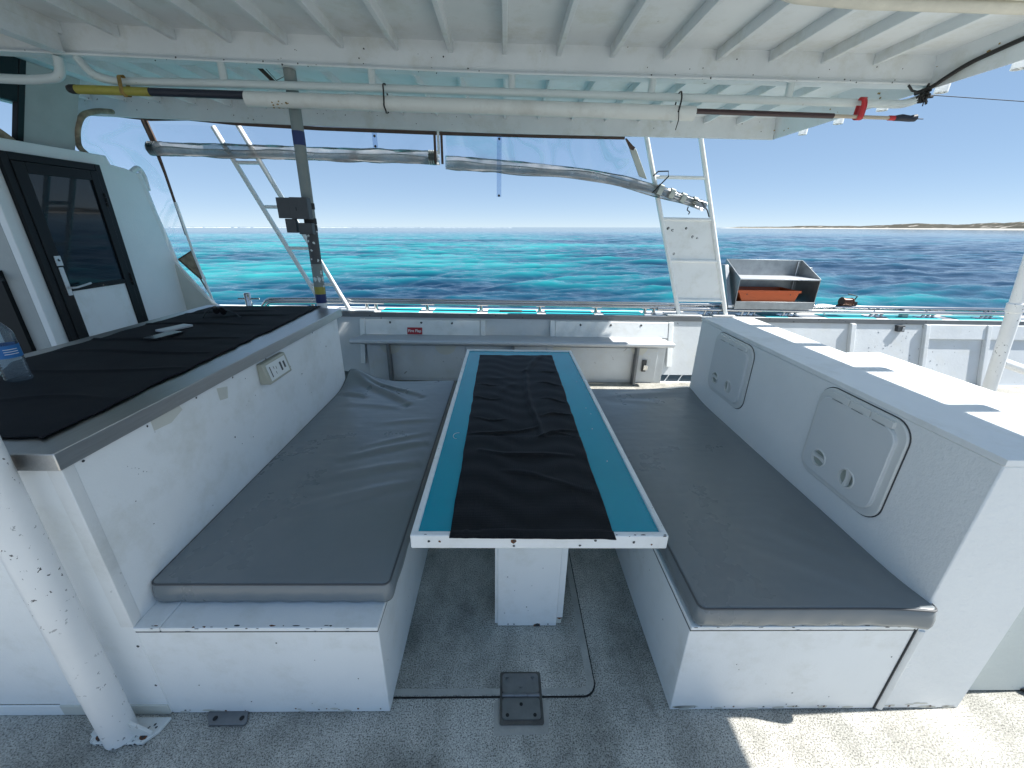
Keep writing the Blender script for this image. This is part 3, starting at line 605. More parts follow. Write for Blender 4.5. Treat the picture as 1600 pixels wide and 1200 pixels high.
# socket box on the counter side
t = thing('power_outlet', (-1.1, .98, .87), 'beige angled power socket box on the white counter side', 'socket')
mb = MB(); a = XC + .001
mb.hexa([(a, .865, .885), (a + .05, .865, .885), (a + .05, 1.07, .885), (a, 1.07, .885), (a, .865, .985), (a + .028, .865, .985), (a + .028, 1.07, .985), (a, 1.07, .985)])
obj('housing', mb, 'beige', t, bev=.006)
mb = MB()
def onface(y, u, d):  # u 0..1 up the sloping front
    return (a + .05 - .022 * u + d, y, .885 + .10 * u + d * .2)
mb.add([onface(.885, .12, .002), onface(1.05, .12, .002), onface(1.05, .88, .002), onface(.885, .88, .002), onface(.885, .12, -.002), onface(1.05, .12, -.002), onface(1.05, .88, -.002), onface(.885, .88, -.002)], [(0, 1, 2, 3), (7, 6, 5, 4), (0, 4, 5, 1), (1, 5, 6, 2), (2, 6, 7, 3), (3, 7, 4, 0)])
obj('face_plate', mb, 'hatch_rim', t, bev=.001)
for y0, u0, y1, u1 in ((.90, .25, .907, .75), (.985, .3, 1.0, .72), (.93, .56, .934, .7), (.95, .5, .954, .64), (.938, .3, .942, .42), (1.015, .35, 1.03, .68)):
    mb = MB(); mb.add([onface(y0, u0, .0028), onface(y1, u0, .0028), onface(y1, u1, .0028), onface(y0, u1, .0028)], [(0, 1, 2, 3)]); obj('socket_slot', mb, 'charcoal', t)

# ------------------------------------------------------------------ hatch locker on the right, low box behind it
t = thing('locker', (1.51, .9, 0), 'long white locker with two round-cornered hatches, top half sunlit', 'locker')
mb = MB(); XL, XR, YL, ZL = 1.3444, 1.6845, 1.783, 1.0434
mb.prism([(XL, 0), (XR - .03, 0), (XR, .03), (XR, YL), (XL, YL)], 'z', .002, ZL - .022)
for x in (1.40, 1.47, 1.55): mb.fleck((x, -.0003, .015), (1, 0, 0), (0, 0, 1), .005, 2)
for k in range(26): mb.fleck((rnd.uniform(XL + .01, XR - .04), -.0003, rnd.uniform(.1, .98)), (1, 0, 0), (0, 0, 1), rnd.uniform(.0012, .003), 1)
for k in range(8): mb.fleck((rnd.uniform(1.40, 1.62), -.0002, rnd.uniform(.005, .03)), (1, 0, 0), (0, 0, 1), rnd.uniform(.004, .011), 3, rnd.uniform(2, 5), .0003)
obj('body', mb, ['white_tex', 'letter', 'rusty', 'stain'], t, bev=.004)
mb = MB(); mb.prism([(XL - .004, -.004), (XR - .026, -.004), (XR + .004, .03), (XR + .004, YL + .003), (XL - .004, YL + .003)], 'z', ZL - .020, ZL)
mb.prism([(XL + .004, .004), (XR - .034, .004), (XR - .004, .034), (XR - .004, YL - .003), (XL + .004, YL - .003)], 'z', ZL - .0225, ZL - .0195, 1)
obj('top', mb, ['white', 'dark_chip'], t, bev=.003)
mb = MB(); mb.prism([(1.358, -.005), (1.372, -.007), (1.376, 0.001), (1.352, 0.001)], 'z', .003, .40); obj('corner_trim', mb, 'white_worn', t, bev=.002)
mb = MB(); mb.box(1.3436, 1.3475, -.0035, .001, .003, .424); obj('joint', mb, 'dark_chip', t)
def hatch(y0, y1, z0, z1):
    g = 0.0
    h = tag(obj('hatch_frame', MB().prism(rrect(y0, y1, z0, z1, .07, 8), 'x', XL + .002, XL - .010), 'hatch_rim', t, bev=.004), None)
    obj('gasket', MB().prism(rrect(y0 - .0035, y1 + .0035, z0 - .0035, z1 + .0035, .073, 8), 'x', XL + .002, XL - .0025), 'charcoal', h, loc=LOC[t.name])
    kn = ((y1 - .108, z0 + .098, 0), (y0 + .145, z0 + .098, 90)); XF = XL - .0235; rr = .034; n = 24
    outer = rrect(y0 + .03, y1 - .03, z0 + .03, z1 - .038, .052, 8); holes = [[(cy + rr * math.cos(2 * math.pi * i / n), cz + rr * math.sin(2 * math.pi * i / n)) for i in range(n)] for cy, cz, _ in kn]
    flat = [Vector((XF, a_, b_)) for a_, b_ in outer + holes[0] + holes[1]]
    tri = tessellate_polygon([[Vector((a_, b_, 0)) for a_, b_ in q] for q in (outer, holes[0], holes[1])])
    mb = MB(); mb.add(flat, [tuple(q) for q in tri]); no = len(outer)
    mb.add([(XF, a_, b_) for a_, b_ in outer] + [(XF + .003, a_ + (.003 if a_ > (y0 + y1) / 2 else -.003), b_ + (.003 if b_ > (z0 + z1) / 2 else -.003)) for a_, b_ in outer] + [(XL - .008, a_ + (.003 if a_ > (y0 + y1) / 2 else -.003), b_ + (.003 if b_ > (z0 + z1) / 2 else -.003)) for a_, b_ in outer],
           [(k * no + i, k * no + (i + 1) % no, (k + 1) * no + (i + 1) % no, (k + 1) * no + i) for k in range(2) for i in range(no)])
    obj('hatch_lid', mb, 'hatch', h, loc=LOC[t.name], smooth=30)
    mb = MB(); L = y1 - y0
    for a_, b_ in ((.14, .36), (.37, .60), (.61, .84)): mb.box(XL - .0215, XL - .008, y0 + L * a_, y0 + L * b_, z1 - .036, z1 - .012)
    for a_ in (.2, .43, .67): mb.box(XL - .0250, XL - .0210, y0 + L * a_, y0 + L * (a_ + .13), z1 - .0385, z1 - .0355, 1)
    obj('hinge', mb, ['hatch_rim', 'galv'], h, bev=.0015, loc=LOC[t.name])
    for cy, cz, rot in kn:
        mb = MB(); c = Vector((XF, cy, cz))
        ring = lambda r_, x_: [(c.x + x_, cy + r_ * math.cos(2 * math.pi * i / n), cz + r_ * math.sin(2 * math.pi * i / n)) for i in range(n)]
        mb.add(ring(rr + .005, 0) + ring(rr + .003, -.0025) + ring(rr - .0005, -.0025) + ring(rr - .002, .006) + ring(rr - .010, .0125) + ring(.001, .0125), [(k * n + i, k * n + (i + 1) % n, (k + 1) * n + (i + 1) % n, (k + 1) * n + i) for k in range(3) for i in range(n)])
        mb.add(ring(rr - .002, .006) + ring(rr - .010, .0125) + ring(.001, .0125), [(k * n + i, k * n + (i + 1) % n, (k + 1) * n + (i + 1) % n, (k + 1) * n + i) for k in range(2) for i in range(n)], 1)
        ca, sa = math.cos(math.radians(rot)), math.sin(math.radians(rot)); w = .009
        def Q(u, v, d): return (c.x + d, cy + u * ca - v * sa, cz + u * sa + v * ca)
        vs = []; N = 9
        for i in range(N):
            u = -rr + 2 * rr * i / (N - 1); ww = w * (.75 + .55 * (u / rr) ** 2); b_ = .004 * math.sin(i / (N - 1) * math.pi)
            vs += [Q(u, -ww + b_, .010), Q(u, -ww * .6 + b_, -.0035), Q(u, ww * .6 + b_, -.0035), Q(u, ww + b_, .010)]
        mb.add(vs, [(i * 4 + k, i * 4 + k + 1, i * 4 + k + 5, i * 4 + k + 4) for i in range(N - 1) for k in range(3)])
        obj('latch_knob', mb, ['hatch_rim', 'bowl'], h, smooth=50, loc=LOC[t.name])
hatch(1.137, 1.545, .638, 1.012); hatch(.242, .641, .618, 1.012)
t = thing('low_locker', (1.95, .6, 0), 'lower white box with sunlit top behind the hatch locker', 'locker')
mb = MB(); mb.prism([(1.695, .055), (2.0, .055), (2.02, .09), (2.02, 1.15), (1.695, 1.12)], 'z', .003, .97); obj('body', mb, 'low_box', t, bev=.006)
mb = MB(); mb.prism([(1.692, .05), (2.004, .05), (2.028, .09), (2.028, 1.157), (1.692, 1.125)], 'z', .972, .998); obj('top', mb, 'white', t, bev=.006)
mb = MB(); mb.tube([(2.24, -.03, .012), (2.16, -.04, .012), (2.03, .0, .012), (1.96, .05, .012), (2.05, .03, .03), (2.2, -.0, .014)], .011, 10)
tag(obj('hose', mb, 'rubber'), 'black hose end lying on the sunlit deck by the low locker', 'hose')

# ------------------------------------------------------------------ posts
t = thing('support_post', (-1.247, -.062, 0), 'chipped white roof post with flaking foot plate beside the counter front', 'post')
mb = MB(); mb.tube([(-1.249, -.068, .012), (-1.205, -.064, 2.40)], .0435, 28); obj('pole', mb, 'white_pole', t)
mb = MB(); mb.prism([(-1.335, -.088), (-1.315, -.094), (-1.165, -.094), (-1.135, -.060), (-1.125, -.018), (-1.36, -.018)], 'z', .001, .013)
for x, y in ((-1.31, -.078), (-1.172, -.075)): mb.fleck((x, y, .0134), (1, 0, 0), (0, 1, 0), .012, 1, 1.3); mb.fleck((x, y, .0140), (1, 0, 0), (0, 1, 0), .006, 2, 1.3)
for k in range(40): mb.fleck((rnd.uniform(-1.33, -1.15), -.0942 if k % 2 else rnd.uniform(-.092, -.03), rnd.uniform(.003, .011) if k % 2 else .0136), (1, 0, 0), (0, 0, 1) if k % 2 else (0, 1, 0), rnd.uniform(.002, .005), 2)
obj('foot_plate', mb, ['foot', 'rusty', 'dark_chip'], t, bev=.002)
for s_, e_ in ((-1, -1.342), (1, -1.148)):
    mb = MB(); x0 = -1.249 + s_ * .034; pl = [(x0, .012), (e_, .012), (e_, .022), (x0 + s_ * .005, .085)]
    mb.prism(pl if s_ > 0 else pl[::-1], 'y', -.073, -.063); obj('gusset', mb, 'foot', t, bev=.0015)
t = thing('support_post', (-1.275, 1.945, 0), 'patched grey post with blue, yellow and navy bands behind the counter', 'post')
bx = lambda z: -1.275 + (z - 1.05) * .016
segs = [(.0, 1.075, 'white_pole'), (1.075, 1.135, 'navy'), (1.135, 1.185, 'yellow'), (1.185, 1.335, 'post_grey'), (1.335, 1.55, 'charcoal'), (1.55, 2.03, 'post_grey'), (2.03, 2.105, 'navy'), (2.105, 2.41, 'post_grey')]
for z0, z1, k in segs:
    mb = MB(); r_ = .034 if k not in ('navy', 'yellow', 'charcoal') else .035; mb.tube([(bx(z0), 1.945, z0), (bx(z1), 1.945, z1)], r_, 26)
    if k == 'charcoal':
        for q in range(12): a = rnd.uniform(3.3, 6.2); z = rnd.uniform(z0, z1); mb.fleck((bx(z) + r_ * math.cos(a), 1.945 + r_ * math.sin(a), z), (-math.sin(a), math.cos(a), 0), (0, 0, 1), rnd.uniform(.004, .012), 1, lift=.001)
    if k == 'post_grey' and z0 < 1.3:
        for q in range(15): a = rnd.uniform(3.3, 6.2); z = rnd.uniform(z0, z1); mb.fleck((bx(z) + r_ * math.cos(a), 1.945 + r_ * math.sin(a), z), (-math.sin(a), math.cos(a), 0), (0, 0, 1), rnd.uniform(.004, .014), 1, lift=.001)
    obj('tape_band' if k in ('navy', 'yellow', 'charcoal') else 'pole', mb, [k, 'roofrail'], t)
t = thing('holder_box', (-1.33, 1.88, 1.54), 'charcoal bracket of folded plates strapped to the patched post', 'bracket')
mb = MB(); mb.box(-1.425, -1.335, 1.865, 1.90, 1.615, 1.735); obj('plate', mb, 'charcoal', t, bev=.003)
mb = MB(); mb.box(-1.333, -1.225, 1.845, 1.90, 1.612, 1.737); mb.box(-1.300, -1.297, 1.842, 1.846, 1.66, 1.68, 1); obj('plate', mb, ['charcoal', 'rubber'], t, bev=.003)
mb = MB(); mb.box(-1.395, -1.328, 1.875, 1.905, 1.53, 1.613); obj('plate', mb, 'charcoal', t, bev=.003)
mb = MB(); mb.box(-1.310, -1.225, 1.86, 1.905, 1.522, 1.590); obj('plate', mb, 'charcoal', t, bev=.003)
for z in (1.60, 1.69, 1.56): mb = MB(); mb.tube([(bx(z), 1.945, z - .018), (bx(z), 1.945, z + .018)], .038, 24); obj('strap', mb, 'rubber', t)
t = thing('deck_pole', (4.18, 2.2, 0), 'stout chipped white pole with side branch on the sunlit far deck', 'pole')
mb = MB(); P0, P1 = Vector((4.18, 2.2, 0)), Vector((3.80, 2.2, 2.45)); at = lambda z: P0 + (P1 - P0) * (z / 2.45)
mb.tube([at(0), at(1.03), at(1.04), at(1.10), at(1.11), at(2.45)], [.044, .044, .053, .053, .044, .044], 26); obj('pole', mb, 'white_pole', t)
mb = MB(); mb.tube([at(.63), at(.63) + Vector((1.2, .0, -.36))], .036, 20); obj('branch', mb, 'white_pole', t)

# ------------------------------------------------------------------ roof
def RZ(x): return .012 * max(0.0, -x) ** 1.25
t = thing('boat_roof', (0, 1.5, 2.4), 'white ribbed hardtop roof over the deck seen from below', 'roof')
RX0, RX1, RY0, RY1, ZP = -3.95, 2.485, -.42, 3.41, 2.55
xs = np.linspace(RX0, RX1, 40)
mb = MB(); mb.grid(lambda i, j: (xs[i % 40], (RY0, RY1)[j], ZP + RZ(xs[i % 40])), 40, 2); mb.grid(lambda i, j: (xs[i], (RY0, RY1)[j], ZP + .03 + RZ(xs[i])), 40, 2)
obj('roof_panel', mb, 'ceil', t)
def beam(y0, y1, z0, z1, nm):
    mb = MB()
    for i in range(39):
        a, b = xs[i], xs[i + 1]; mb.add([(a, y0, z0 + RZ(a)), (b, y0, z0 + RZ(b)), (b, y1, z0 + RZ(b)), (a, y1, z0 + RZ(a)), (a, y0, z1 + RZ(a)), (b, y0, z1 + RZ(b)), (b, y1, z1 + RZ(b)), (a, y1, z1 + RZ(a))],
            [(3, 2, 1, 0), (0, 1, 5, 4), (2, 3, 7, 6)])
    for k in range(30):
        x = rnd.uniform(RX0, RX1); mb.fleck((x, y0 - .0003, rnd.uniform(z0 + .02, z1 - .02) + RZ(x)), (1, 0, 0), (0, 0, 1), rnd.uniform(.002, .006), 1)
    return obj(nm, mb, ['ceil', 'dark_chip'], t)
beam(1.905, 1.925, 2.408, ZP + .004, 'beam'); beam(1.875, 1.955, 2.398, 2.408, 'beam_flange'); beam(3.39, 3.4095, 2.384, ZP + .004, 'beam')
rib = MB(); rib.box(-.013, .013, RY0, 1.904, 2.495, ZP + .004)
rib2 = MB(); rib2.box(-.011, .011, 1.926, 3.389, 2.497, ZP + .004)
first = {}
for k in range(-12, 8):
    x = -.012 + .305 * k
    for nm, src in (('a', rib), ('b', rib2)):
        if nm not in first: o = first[nm] = obj('rib', src, 'ceil', t, bev=.003)
        else: o = first[nm].copy(); link(o); o.parent = t
        o.location = (x, 0, RZ(x))
mb = MB(); mb.prism([(2.47, ZP + .004), (2.487, ZP + .004), (2.512, 2.392), (2.494, 2.386)], 'y', RY0, RY1 + .004); 
for k in range(26): mb.fleck((2.470 + .02 * rnd.random(), rnd.uniform(1, 3.4), rnd.uniform(2.42, 2.53)), (0, -1, 0), (0, 0, 1), rnd.uniform(.003, .010), 1, 1.5)
obj('edge_board', mb, ['ceil', 'oldtape'], t, bev=.002)
mb = MB(); mb.box(RX0 - .004, RX0 + .014, RY0, RY1 + .003, 2.43, ZP + .07); obj('edge_board', mb, 'ceil', t, bev=.002)
mb = MB(); z_ = RZ(-2.45); mb.box(-2.46, -2.44, RY0, 1.874, 2.41 + z_, ZP + z_); mb.box(-2.50, -2.43, RY0, 1.873, 2.400 + z_, 2.410 + z_); obj('stringer', mb, 'ceil', t, bev=.002)
mb = MB(); mb.tube(fillet([(.90, .985, 2.47), (1.02, .985, 2.405), (1.3, .985, 2.392), (2.47, .985, 2.392)], .1), .022, 14); mb.tube([(1.05, .95, 2.41), (2.47, .95, 2.41)], .014, 10)
tag(obj('rolled_blind', mb, 'blind'), 'beige rolled canvas blind lashed under the roof at the top right', 'rolled blind')
# rod holders along the right roof edge
t0 = None
for i, (y, lb) in enumerate(((3.19, 'white roof rod holder farthest along the right roof edge'), (2.78, 'white roof rod holder second from the far roof corner'), (1.97, 'white roof rod holder just beyond the cable knot at the roof edge'), (1.57, 'white roof rod holder nearest on the right roof edge'), (1.15, 'white rod holder beside the rolled blind, out at the roof edge'), (2.38, 'white roof rod holder hidden behind the cane tip of the gaff'), (.76, 'white roof rod holder whose shadow falls half way along the sunlit locker top'), (.36, 'white roof rod holder whose shadow falls near the front of the sunlit locker top'))):
    if t0 is None:
        t0 = thing('rod_holder', (2.625, y, 2.39), lb, 'rod holder', 'rod holders along the right roof edge')
        mb = MB(); n = 22
        ring = lambda r_, z_: [(2.625 + r_ * math.cos(2 * math.pi * k / n), y + r_ * math.sin(2 * math.pi * k / n), z_) for k in range(n)]
        mb.add(ring(.033, 2.72) + ring(.033, 2.39) + ring(.026, 2.39) + ring(.026, 2.5), [(q * n + k, q * n + (k + 1) % n, (q + 1) * n + (k + 1) % n, (q + 1) * n + k) for q in range(3) for k in range(n)]); obj('tube', mb, 'white', t0)
        mb = MB(); mb.disc((2.625, y, 2.42), (0, 0, 1), .0262, .003, 20); obj('dark_inside', mb, 'maroon', t0)  # dark disc added to stand for the shaded inside of the tube
        mb = MB(); mb.tube([(2.60, y - .012, 2.397), (2.65, y + .012, 2.397)], .005, 8); obj('cross_pin', mb, 'white', t0)
        mb = MB(); mb.box(2.487, 2.60, y - .012, y + .012, 2.50, 2.53); obj('bracket', mb, 'white', t0)
    else:
        o = copy_tree(t0); o.location = (2.625, y, 2.39); tag(o, lb, 'rod holder', 'rod holders along the right roof edge')
# grab rails under the near beam
t = thing('grab_rail', (0, 1.90, 2.3), 'long pale painted grab rail hanging under the near roof beam', 'grab rail')
mb = MB(); zr_ = lambda x: 2.318 - .004 * x
mb.tube(fillet([(-2.40, 1.90, 2.43), (-2.345, 1.90, 2.35), (-2.24, 1.90, 2.322), (-1.6, 1.90, zr_(-1.6)), (0, 1.90, zr_(0)), (2.36, 1.90, zr_(2.36)), (2.46, 1.90, 2.345), (2.47, 1.90, 2.40)], .09), .0215, 16); obj('tube', mb, 'roofrail', t)
for x in (-1.611, -.771, .03, .845, 1.658):
    mb = MB(); mb.tube([(x, 1.90, 2.40 + RZ(x)), (x, 1.90, zr_(x) + .015)], .021, 14); obj('standoff', mb, 'roofrail', t)
t = thing('grab_rail', (-2.8, 1.90, 2.3), 'short bent grab rail running off the upper left of the photo', 'grab rail')
mb = MB(); mb.tube(fillet([(-2.505, 1.90, 2.43), (-2.52, 1.90, 2.335), (-2.68, 1.90, 2.318), (-3.6, 1.90, 2.335)], .10), .0235, 16); obj('tube', mb, 'roofrail', t)
mb = MB(); mb.tube([(-1.484, 1.862, 2.2445), (1.10, 1.862, 2.227)], .0385, 26, cap=False); mb.tube([(1.10, 1.862, 2.227), (-1.484, 1.862, 2.2445)], .0345, 26, cap=False)
for q in range(24):
    x = -1.30 + rnd.gauss(0, .03); a = rnd.uniform(3.4, 5.6); mb.fleck((x, 1.862 + .0388 * math.cos(a - math.pi * 0), 2.243 + .0388 * math.sin(a)), (1, 0, 0), (0, -math.sin(a), math.cos(a)), rnd.uniform(.003, .009), 1, lift=-.001)
tag(obj('storage_tube', mb, ['pvc', 'oldtape']), 'pale plastic storage tube tied beneath the long grab rail', 'tube')
t = thing('gaff_pole', (0, 1.862, 2.25), 'gaff pole with yellow and navy handle sticking out of the tube', 'gaff')
gz = lambda x: 2.262 - .0085 * (x + 1.48)
for x0, x1, r_, k, n in ((-2.475, -2.425, .0235, 'rubber', 'end_cap'), (-2.425, -2.018, .022, 'yellow', 'handle'), (-2.018, -1.40, .0205, 'navy_grip', 'handle'), (-1.40, 1.93, .014, 'maroon', 'shaft'), (1.93, 2.27, .0095, 'tan', 'shaft'), (2.265, 2.305, .013, 'red', 'ring')):
    mb = MB(); a, b = (x0, 1.862, gz(x0)), (x1, 1.862, gz(x1))
    if n == 'end_cap': mb.tube([(x0, 1.862, gz(x0)), (x0 + .006, 1.862, gz(x0)), (x0 + .02, 1.862, gz(x0)), b], [.010, .018, .0225, .0235], 18)
    else: mb.tube([a, b], r_, 18)
    obj(n, mb, k, t)
mb = MB(); z = gz(2.37); mb.tube([(2.30, 1.862, z), (2.34, 1.862, z + .004), (2.39, 1.862, z), (2.425, 1.862, z + .004), (2.438, 1.862, z)], [.014, .018, .016, .019, .006], 14); mb.tube([(2.43, 1.862, z), (2.475, 1.862, z)], .0025, 6); obj('bound_tip', mb, 'navy_grip', t)
def wrap(x, nm, k, label, cat, r1=.043, tail=0.0, w=.004, y=1.868, lean=.0, zc=None, top=2.338, group=None):
    """a flat band round rail and tube; w is half its width"""
    mb = MB(); zb = (2.235 if zc is None else zc); vs = []; N = 32
    for e in (-1, 1):
        for i in range(N):
            a = 2 * math.pi * i / N; yy = y + (r1 + .003) * math.cos(a); zz = zb + (r1 * math.sin(a) if math.sin(a) < 0 else (top - zb) * math.sin(a) ** .6); vs.append((x + e * w + lean * (zz - zb) + .002 * math.sin(5 * a), yy, zz))
    mb.add(vs, [(i, (i + 1) % N, N + (i + 1) % N, N + i) for i in range(N)])
    if tail: mb.tube([(x, y - r1 - .002, zb), (x + .005, y - r1 - .004, zb - .05), (x - .004, y - r1 - .003, zb - tail)], w * .7, 6)
    return tag(obj(nm, mb, k, solid=.003), label, cat, group)
wrap(-.695, 'cable_tie', 'rubber', 'black tie round grab rail and tube, left one', 'cable tie', group='black ties on the tube')
wrap(.995, 'cable_tie', 'rubber', 'black tie with hanging tail at the right end of the tube', 'cable tie', tail=.10, lean=.1, group='black ties on the tube')
wrap(-2.16, 'rope_lashing', 'oldtape', 'ochre stained lashing round the yellow gaff handle', 'lashing', r1=.026, zc=2.266, w=.011, top=2.345)
wrap(2.085, 'tape_wrap', 'red', 'red tape binding the bare cane to the grab rail', 'tape', r1=.02, zc=2.236, w=.017, top=2.333)
# cable along the right roof edge with its knot
mb = MB(); mb.tube(fillet([(2.40, 1.89, 2.36), (2.465, 1.87, 2.385), (2.478, 1.72, 2.45), (2.478, 1.4, 2.485), (2.478, .9, 2.485)], .15, 8), .011, 10)
rr = random.Random(4)
for k in range(16):
    c = Vector((2.445, 1.875, 2.345)); q = [c + Vector((rr.gauss(0, .02), rr.gauss(0, .015), rr.gauss(0, .02))) for _ in range(4)]; mb.tube(fillet(q, .02, 4), .006, 7)
mb.tube([(2.33, 1.87, 2.395), (2.36, 1.87, 2.37), (2.40, 1.87, 2.362), (2.44, 1.87, 2.36)], .006, 7); mb.tube([(2.45, 1.87, 2.33), (2.452, 1.87, 2.295)], .003, 6)
tag(obj('cable', mb, 'rubber'), 'black cable clipped along the roof edge ending in a knot', 'cable')
mb = MB(); mb.tube([(2.46, 1.9, 2.36), (3.2, 1.95, 2.35), (6.0, 2.15, 2.52)], .0022, 6); tag(obj('wire', mb, 'rubber'), 'thin taut wire running right from the cable knot', 'wire')
mb = MB(); mb.tube([(-1.56, 2.2, 2.50), (-1.44, 2.2, 2.385)], .012, 8); mb.tube([(-1.52, 2.22, 2.49), (-1.41, 2.1, 2.40), (-1.3, 1.98, 2.39)], .002, 5)
tag(obj('strap', mb, 'brown'), 'dark brown strap hanging from the roof near the patched post', 'strap')

# ------------------------------------------------------------------ rolled clear curtains on the far roof edge
YC = 3.44
mb = MB(); pts = [(-3.90, 2.485), (-3.55, 2.45), (-3.24, 2.424), (-2.9, 2.435), (-2.47, 2.405), (-1.72, 2.381), (-.6, 2.366), (.4, 2.362), (1.11, 2.366)]
for (a, za), (b, zb) in zip(pts[:-1], pts[1:]): mb.hexa([(a, YC - .012, za), (b, YC - .012, zb), (b, YC + .004, zb), (a, YC + .004, za), (a, YC - .012, za + .028), (b, YC - .012, zb + .028), (b, YC + .004, zb + .028), (a, YC + .004, za + .028)])
tag(obj('curtain_binding', mb, 'brown'), 'dark brown binding strip along the far roof edge', 'binding')
def roll(path, label, group):
    p = fillet(path, .25, 6); P = [Vector(q[:3]) for q in p]; n = len(P)
    # resample for wrinkles
    Q = []; 
    for i in range(n - 1):
        m_ = max(1, int((P[i + 1] - P[i]).length / .03)); Q += [P[i].lerp(P[i + 1], k / m_) for k in range(m_)]
    Q.append(P[-1]); L = len(Q); sg = 22; mb = MB(); vs = []
    for i, c in enumerate(Q):
        tt = i / (L - 1); r0 = path[0][3] * (1 - tt) + path[-1][3] * tt; T = (Q[min(i + 1, L - 1)] - Q[max(i - 1, 0)]).normalized(); u = Vector((0, 1, 0)); w = T.cross(u).normalized()
        for k in range(sg):
            a = 2 * math.pi * k / sg; r_ = r0 * (1 + .22 * (float(fbm(np.array(i * .14 + c.x), np.array(k * .7 if k < sg / 2 else (sg - k) * .7), 3)) - .5) * 2); vs.append(c + (u * math.cos(a) + w * math.sin(a)) * r_)
    fs = [(i * sg + k, i * sg + (k + 1) % sg, (i + 1) * sg + (k + 1) % sg, (i + 1) * sg + k) for i in range(L - 1) for k in range(sg)]
    mb.add(vs, fs)
    for f_ in (.62,): mb.tube([c + Vector((0, .008 * math.sin(i * .13), -.02 + .006 * math.sin(i * .21))) for i, c in enumerate(Q)], [path[0][3] * f_ * (1 + .12 * math.sin(i * .37)) for i in range(L)], 14, cap=False)
    t = thing('rolled_curtain', Q[L // 2], label, 'curtain', group); obj('vinyl_roll', mb, 'film_roll', t, smooth=60)
    return t, Q
t1, Q = roll([(-3.31, YC, 2.204, .058), (-1.93, YC, 2.193, .058), (-.63, YC, 2.181, .058)], 'longer roll of clear vinyl curtain hanging at left of roof edge', 'clear curtains')
mb = MB(); mb.grid(lambda i, j: (-3.22 + 2.58 * i / 30, YC + .004 + .006 * math.sin(i * .9) * (1 - j / 5), (2.24) * (1 - j / 5) + (2.405 - .04 * i / 30) * j / 5), 31, 6); obj('film', mb, 'film', t1, smooth=80)
for x in (-3.30, -.66): 
    mb = MB()
    for k in range(4): c = x + (.02 if x < -1 else -.02) * k + (.0); mb.tube([(c - .004, YC, 2.204 - .008 * (x + 3.3)), (c + .004, YC, 2.204 - .008 * (x + 3.3))], .0605, 22)
    obj('end_gather', mb, 'strapgrey' if x > -1 else 'galv', t1)
t2, Q2 = roll([(-.57, YC, 2.142, .060), (.244, YC, 2.108, .056), (.87, YC, 2.065, .056), (1.38, YC, 1.975, .054), (1.98, YC - .01, 1.815, .036)], 'shorter sagging roll of clear vinyl curtain bound with white straps', 'clear curtains')
mb = MB(); Z2 = lambda x: 2.17 - .045 * (x + .57) if x < .87 else 2.105 - .17 * (x - .87)
mb.grid(lambda i, j: (-.56 + 1.88 * i / 30 * (1 if j else 1), YC + .006 * math.sin(i), Z2(-.56 + 1.88 * i / 30) * (1 - j / 5) + (2.37 if i < 26 else 2.37 - .055 * (i - 26)) * j / 5), 31, 6); obj('film', mb, 'film_side', t2, smooth=80)
for (x, z) in ((1.50, 1.945), (1.62, 1.915), (1.74, 1.88), (1.86, 1.85)):
    mb = MB(); d = Vector((.045, 0, -.012)); c = Vector((x, YC - .006, z)); mb.tube([c - d * .6 + Vector((.01, 0, .0)), c + d * .6], .052 - .012 * (x - 1.5) / .4, 20); obj('binding_strap', mb, 'strapgrey', t2)
mb = MB(); mb.tube([(1.41, YC - .05, 2.06), (1.45, YC - .06, 2.10), (1.55, YC - .05, 2.105), (1.555, YC - .06, 2.06), (1.47, YC - .065, 1.97), (1.42, YC - .06, 1.915)], .006, 8); obj('cord', mb, 'rubber', t2); mb = MB(); mb.tube([(1.84, YC - .05, 1.86), (1.92, YC - .04, 1.845), (2.0, YC - .03, 1.77), (2.03, YC - .03, 1.71)], .006, 8); obj('cord', mb, 'rubber', t2); mb = MB(); mb.tube([(1.80, YC - .04, 1.80), (1.79, YC - .05, 1.77), (1.82, YC - .05, 1.75), (1.81, YC - .05, 1.73)], .006, 6); obj('cord', mb, 'rubber', t2)
mb = MB(); mb.hexa([(1.285, YC - .02, 2.06), (1.365, YC - .02, 2.035), (1.365, YC - .005, 2.035), (1.285, YC - .005, 2.06), (1.165, YC - .02, 2.285), (1.225, YC - .02, 2.29), (1.225, YC - .005, 2.29), (1.165, YC - .005, 2.285)]); obj('batten', mb, 'strapgrey', t2, bev=.003)
mb = MB(); mb.prism([(1.11, 2.37), (1.125, 2.372), (1.19, 2.315), (1.215, 2.30), (1.20, 2.275), (1.165, 2.285)], 'y', YC - .024, YC - .018); obj('torn_strip', mb, 'brown', t2)
for x, k in ((-.655, 'brown'), (-.622, 'letter'), (-.592, 'brown')):
    mb = MB(); mb.box(x - .011, x + .011, YC - .07, YC - .062, 2.12 if k != 'letter' else 2.2, 2.385)
    tag(obj('hanging_strap', mb, k, bev=.002), {-.655: 'brown strap left of the white one between the two curtain rolls', -.622: 'white buckle strap between the two curtain rolls', -.592: 'brown strap right of the white one between the two curtain rolls'}[x], 'strap', 'straps between the curtain rolls')
for x, z0, lb in ((-.062, 1.85, 'long clear vinyl strap with two snap studs hanging mid roof edge'), (-1.2, 2.24, 'short clear strap with dark stud over the left curtain roll')):
    t = thing('clear_strap', (x, YC - .07, z0), lb, 'strap', 'clear straps'); mb = MB(); mb.box(x - .022, x + .022, YC - .072, YC - .069, z0, 2.36); obj('vinyl', mb, 'film_strip', t)
    for z in (2.335, z0 + .012):
        mb = MB(); mb.disc((x, YC - .072, z), (0, -1, 0), .011, .004, 14); obj('snap_stud', mb, 'charcoal', t)
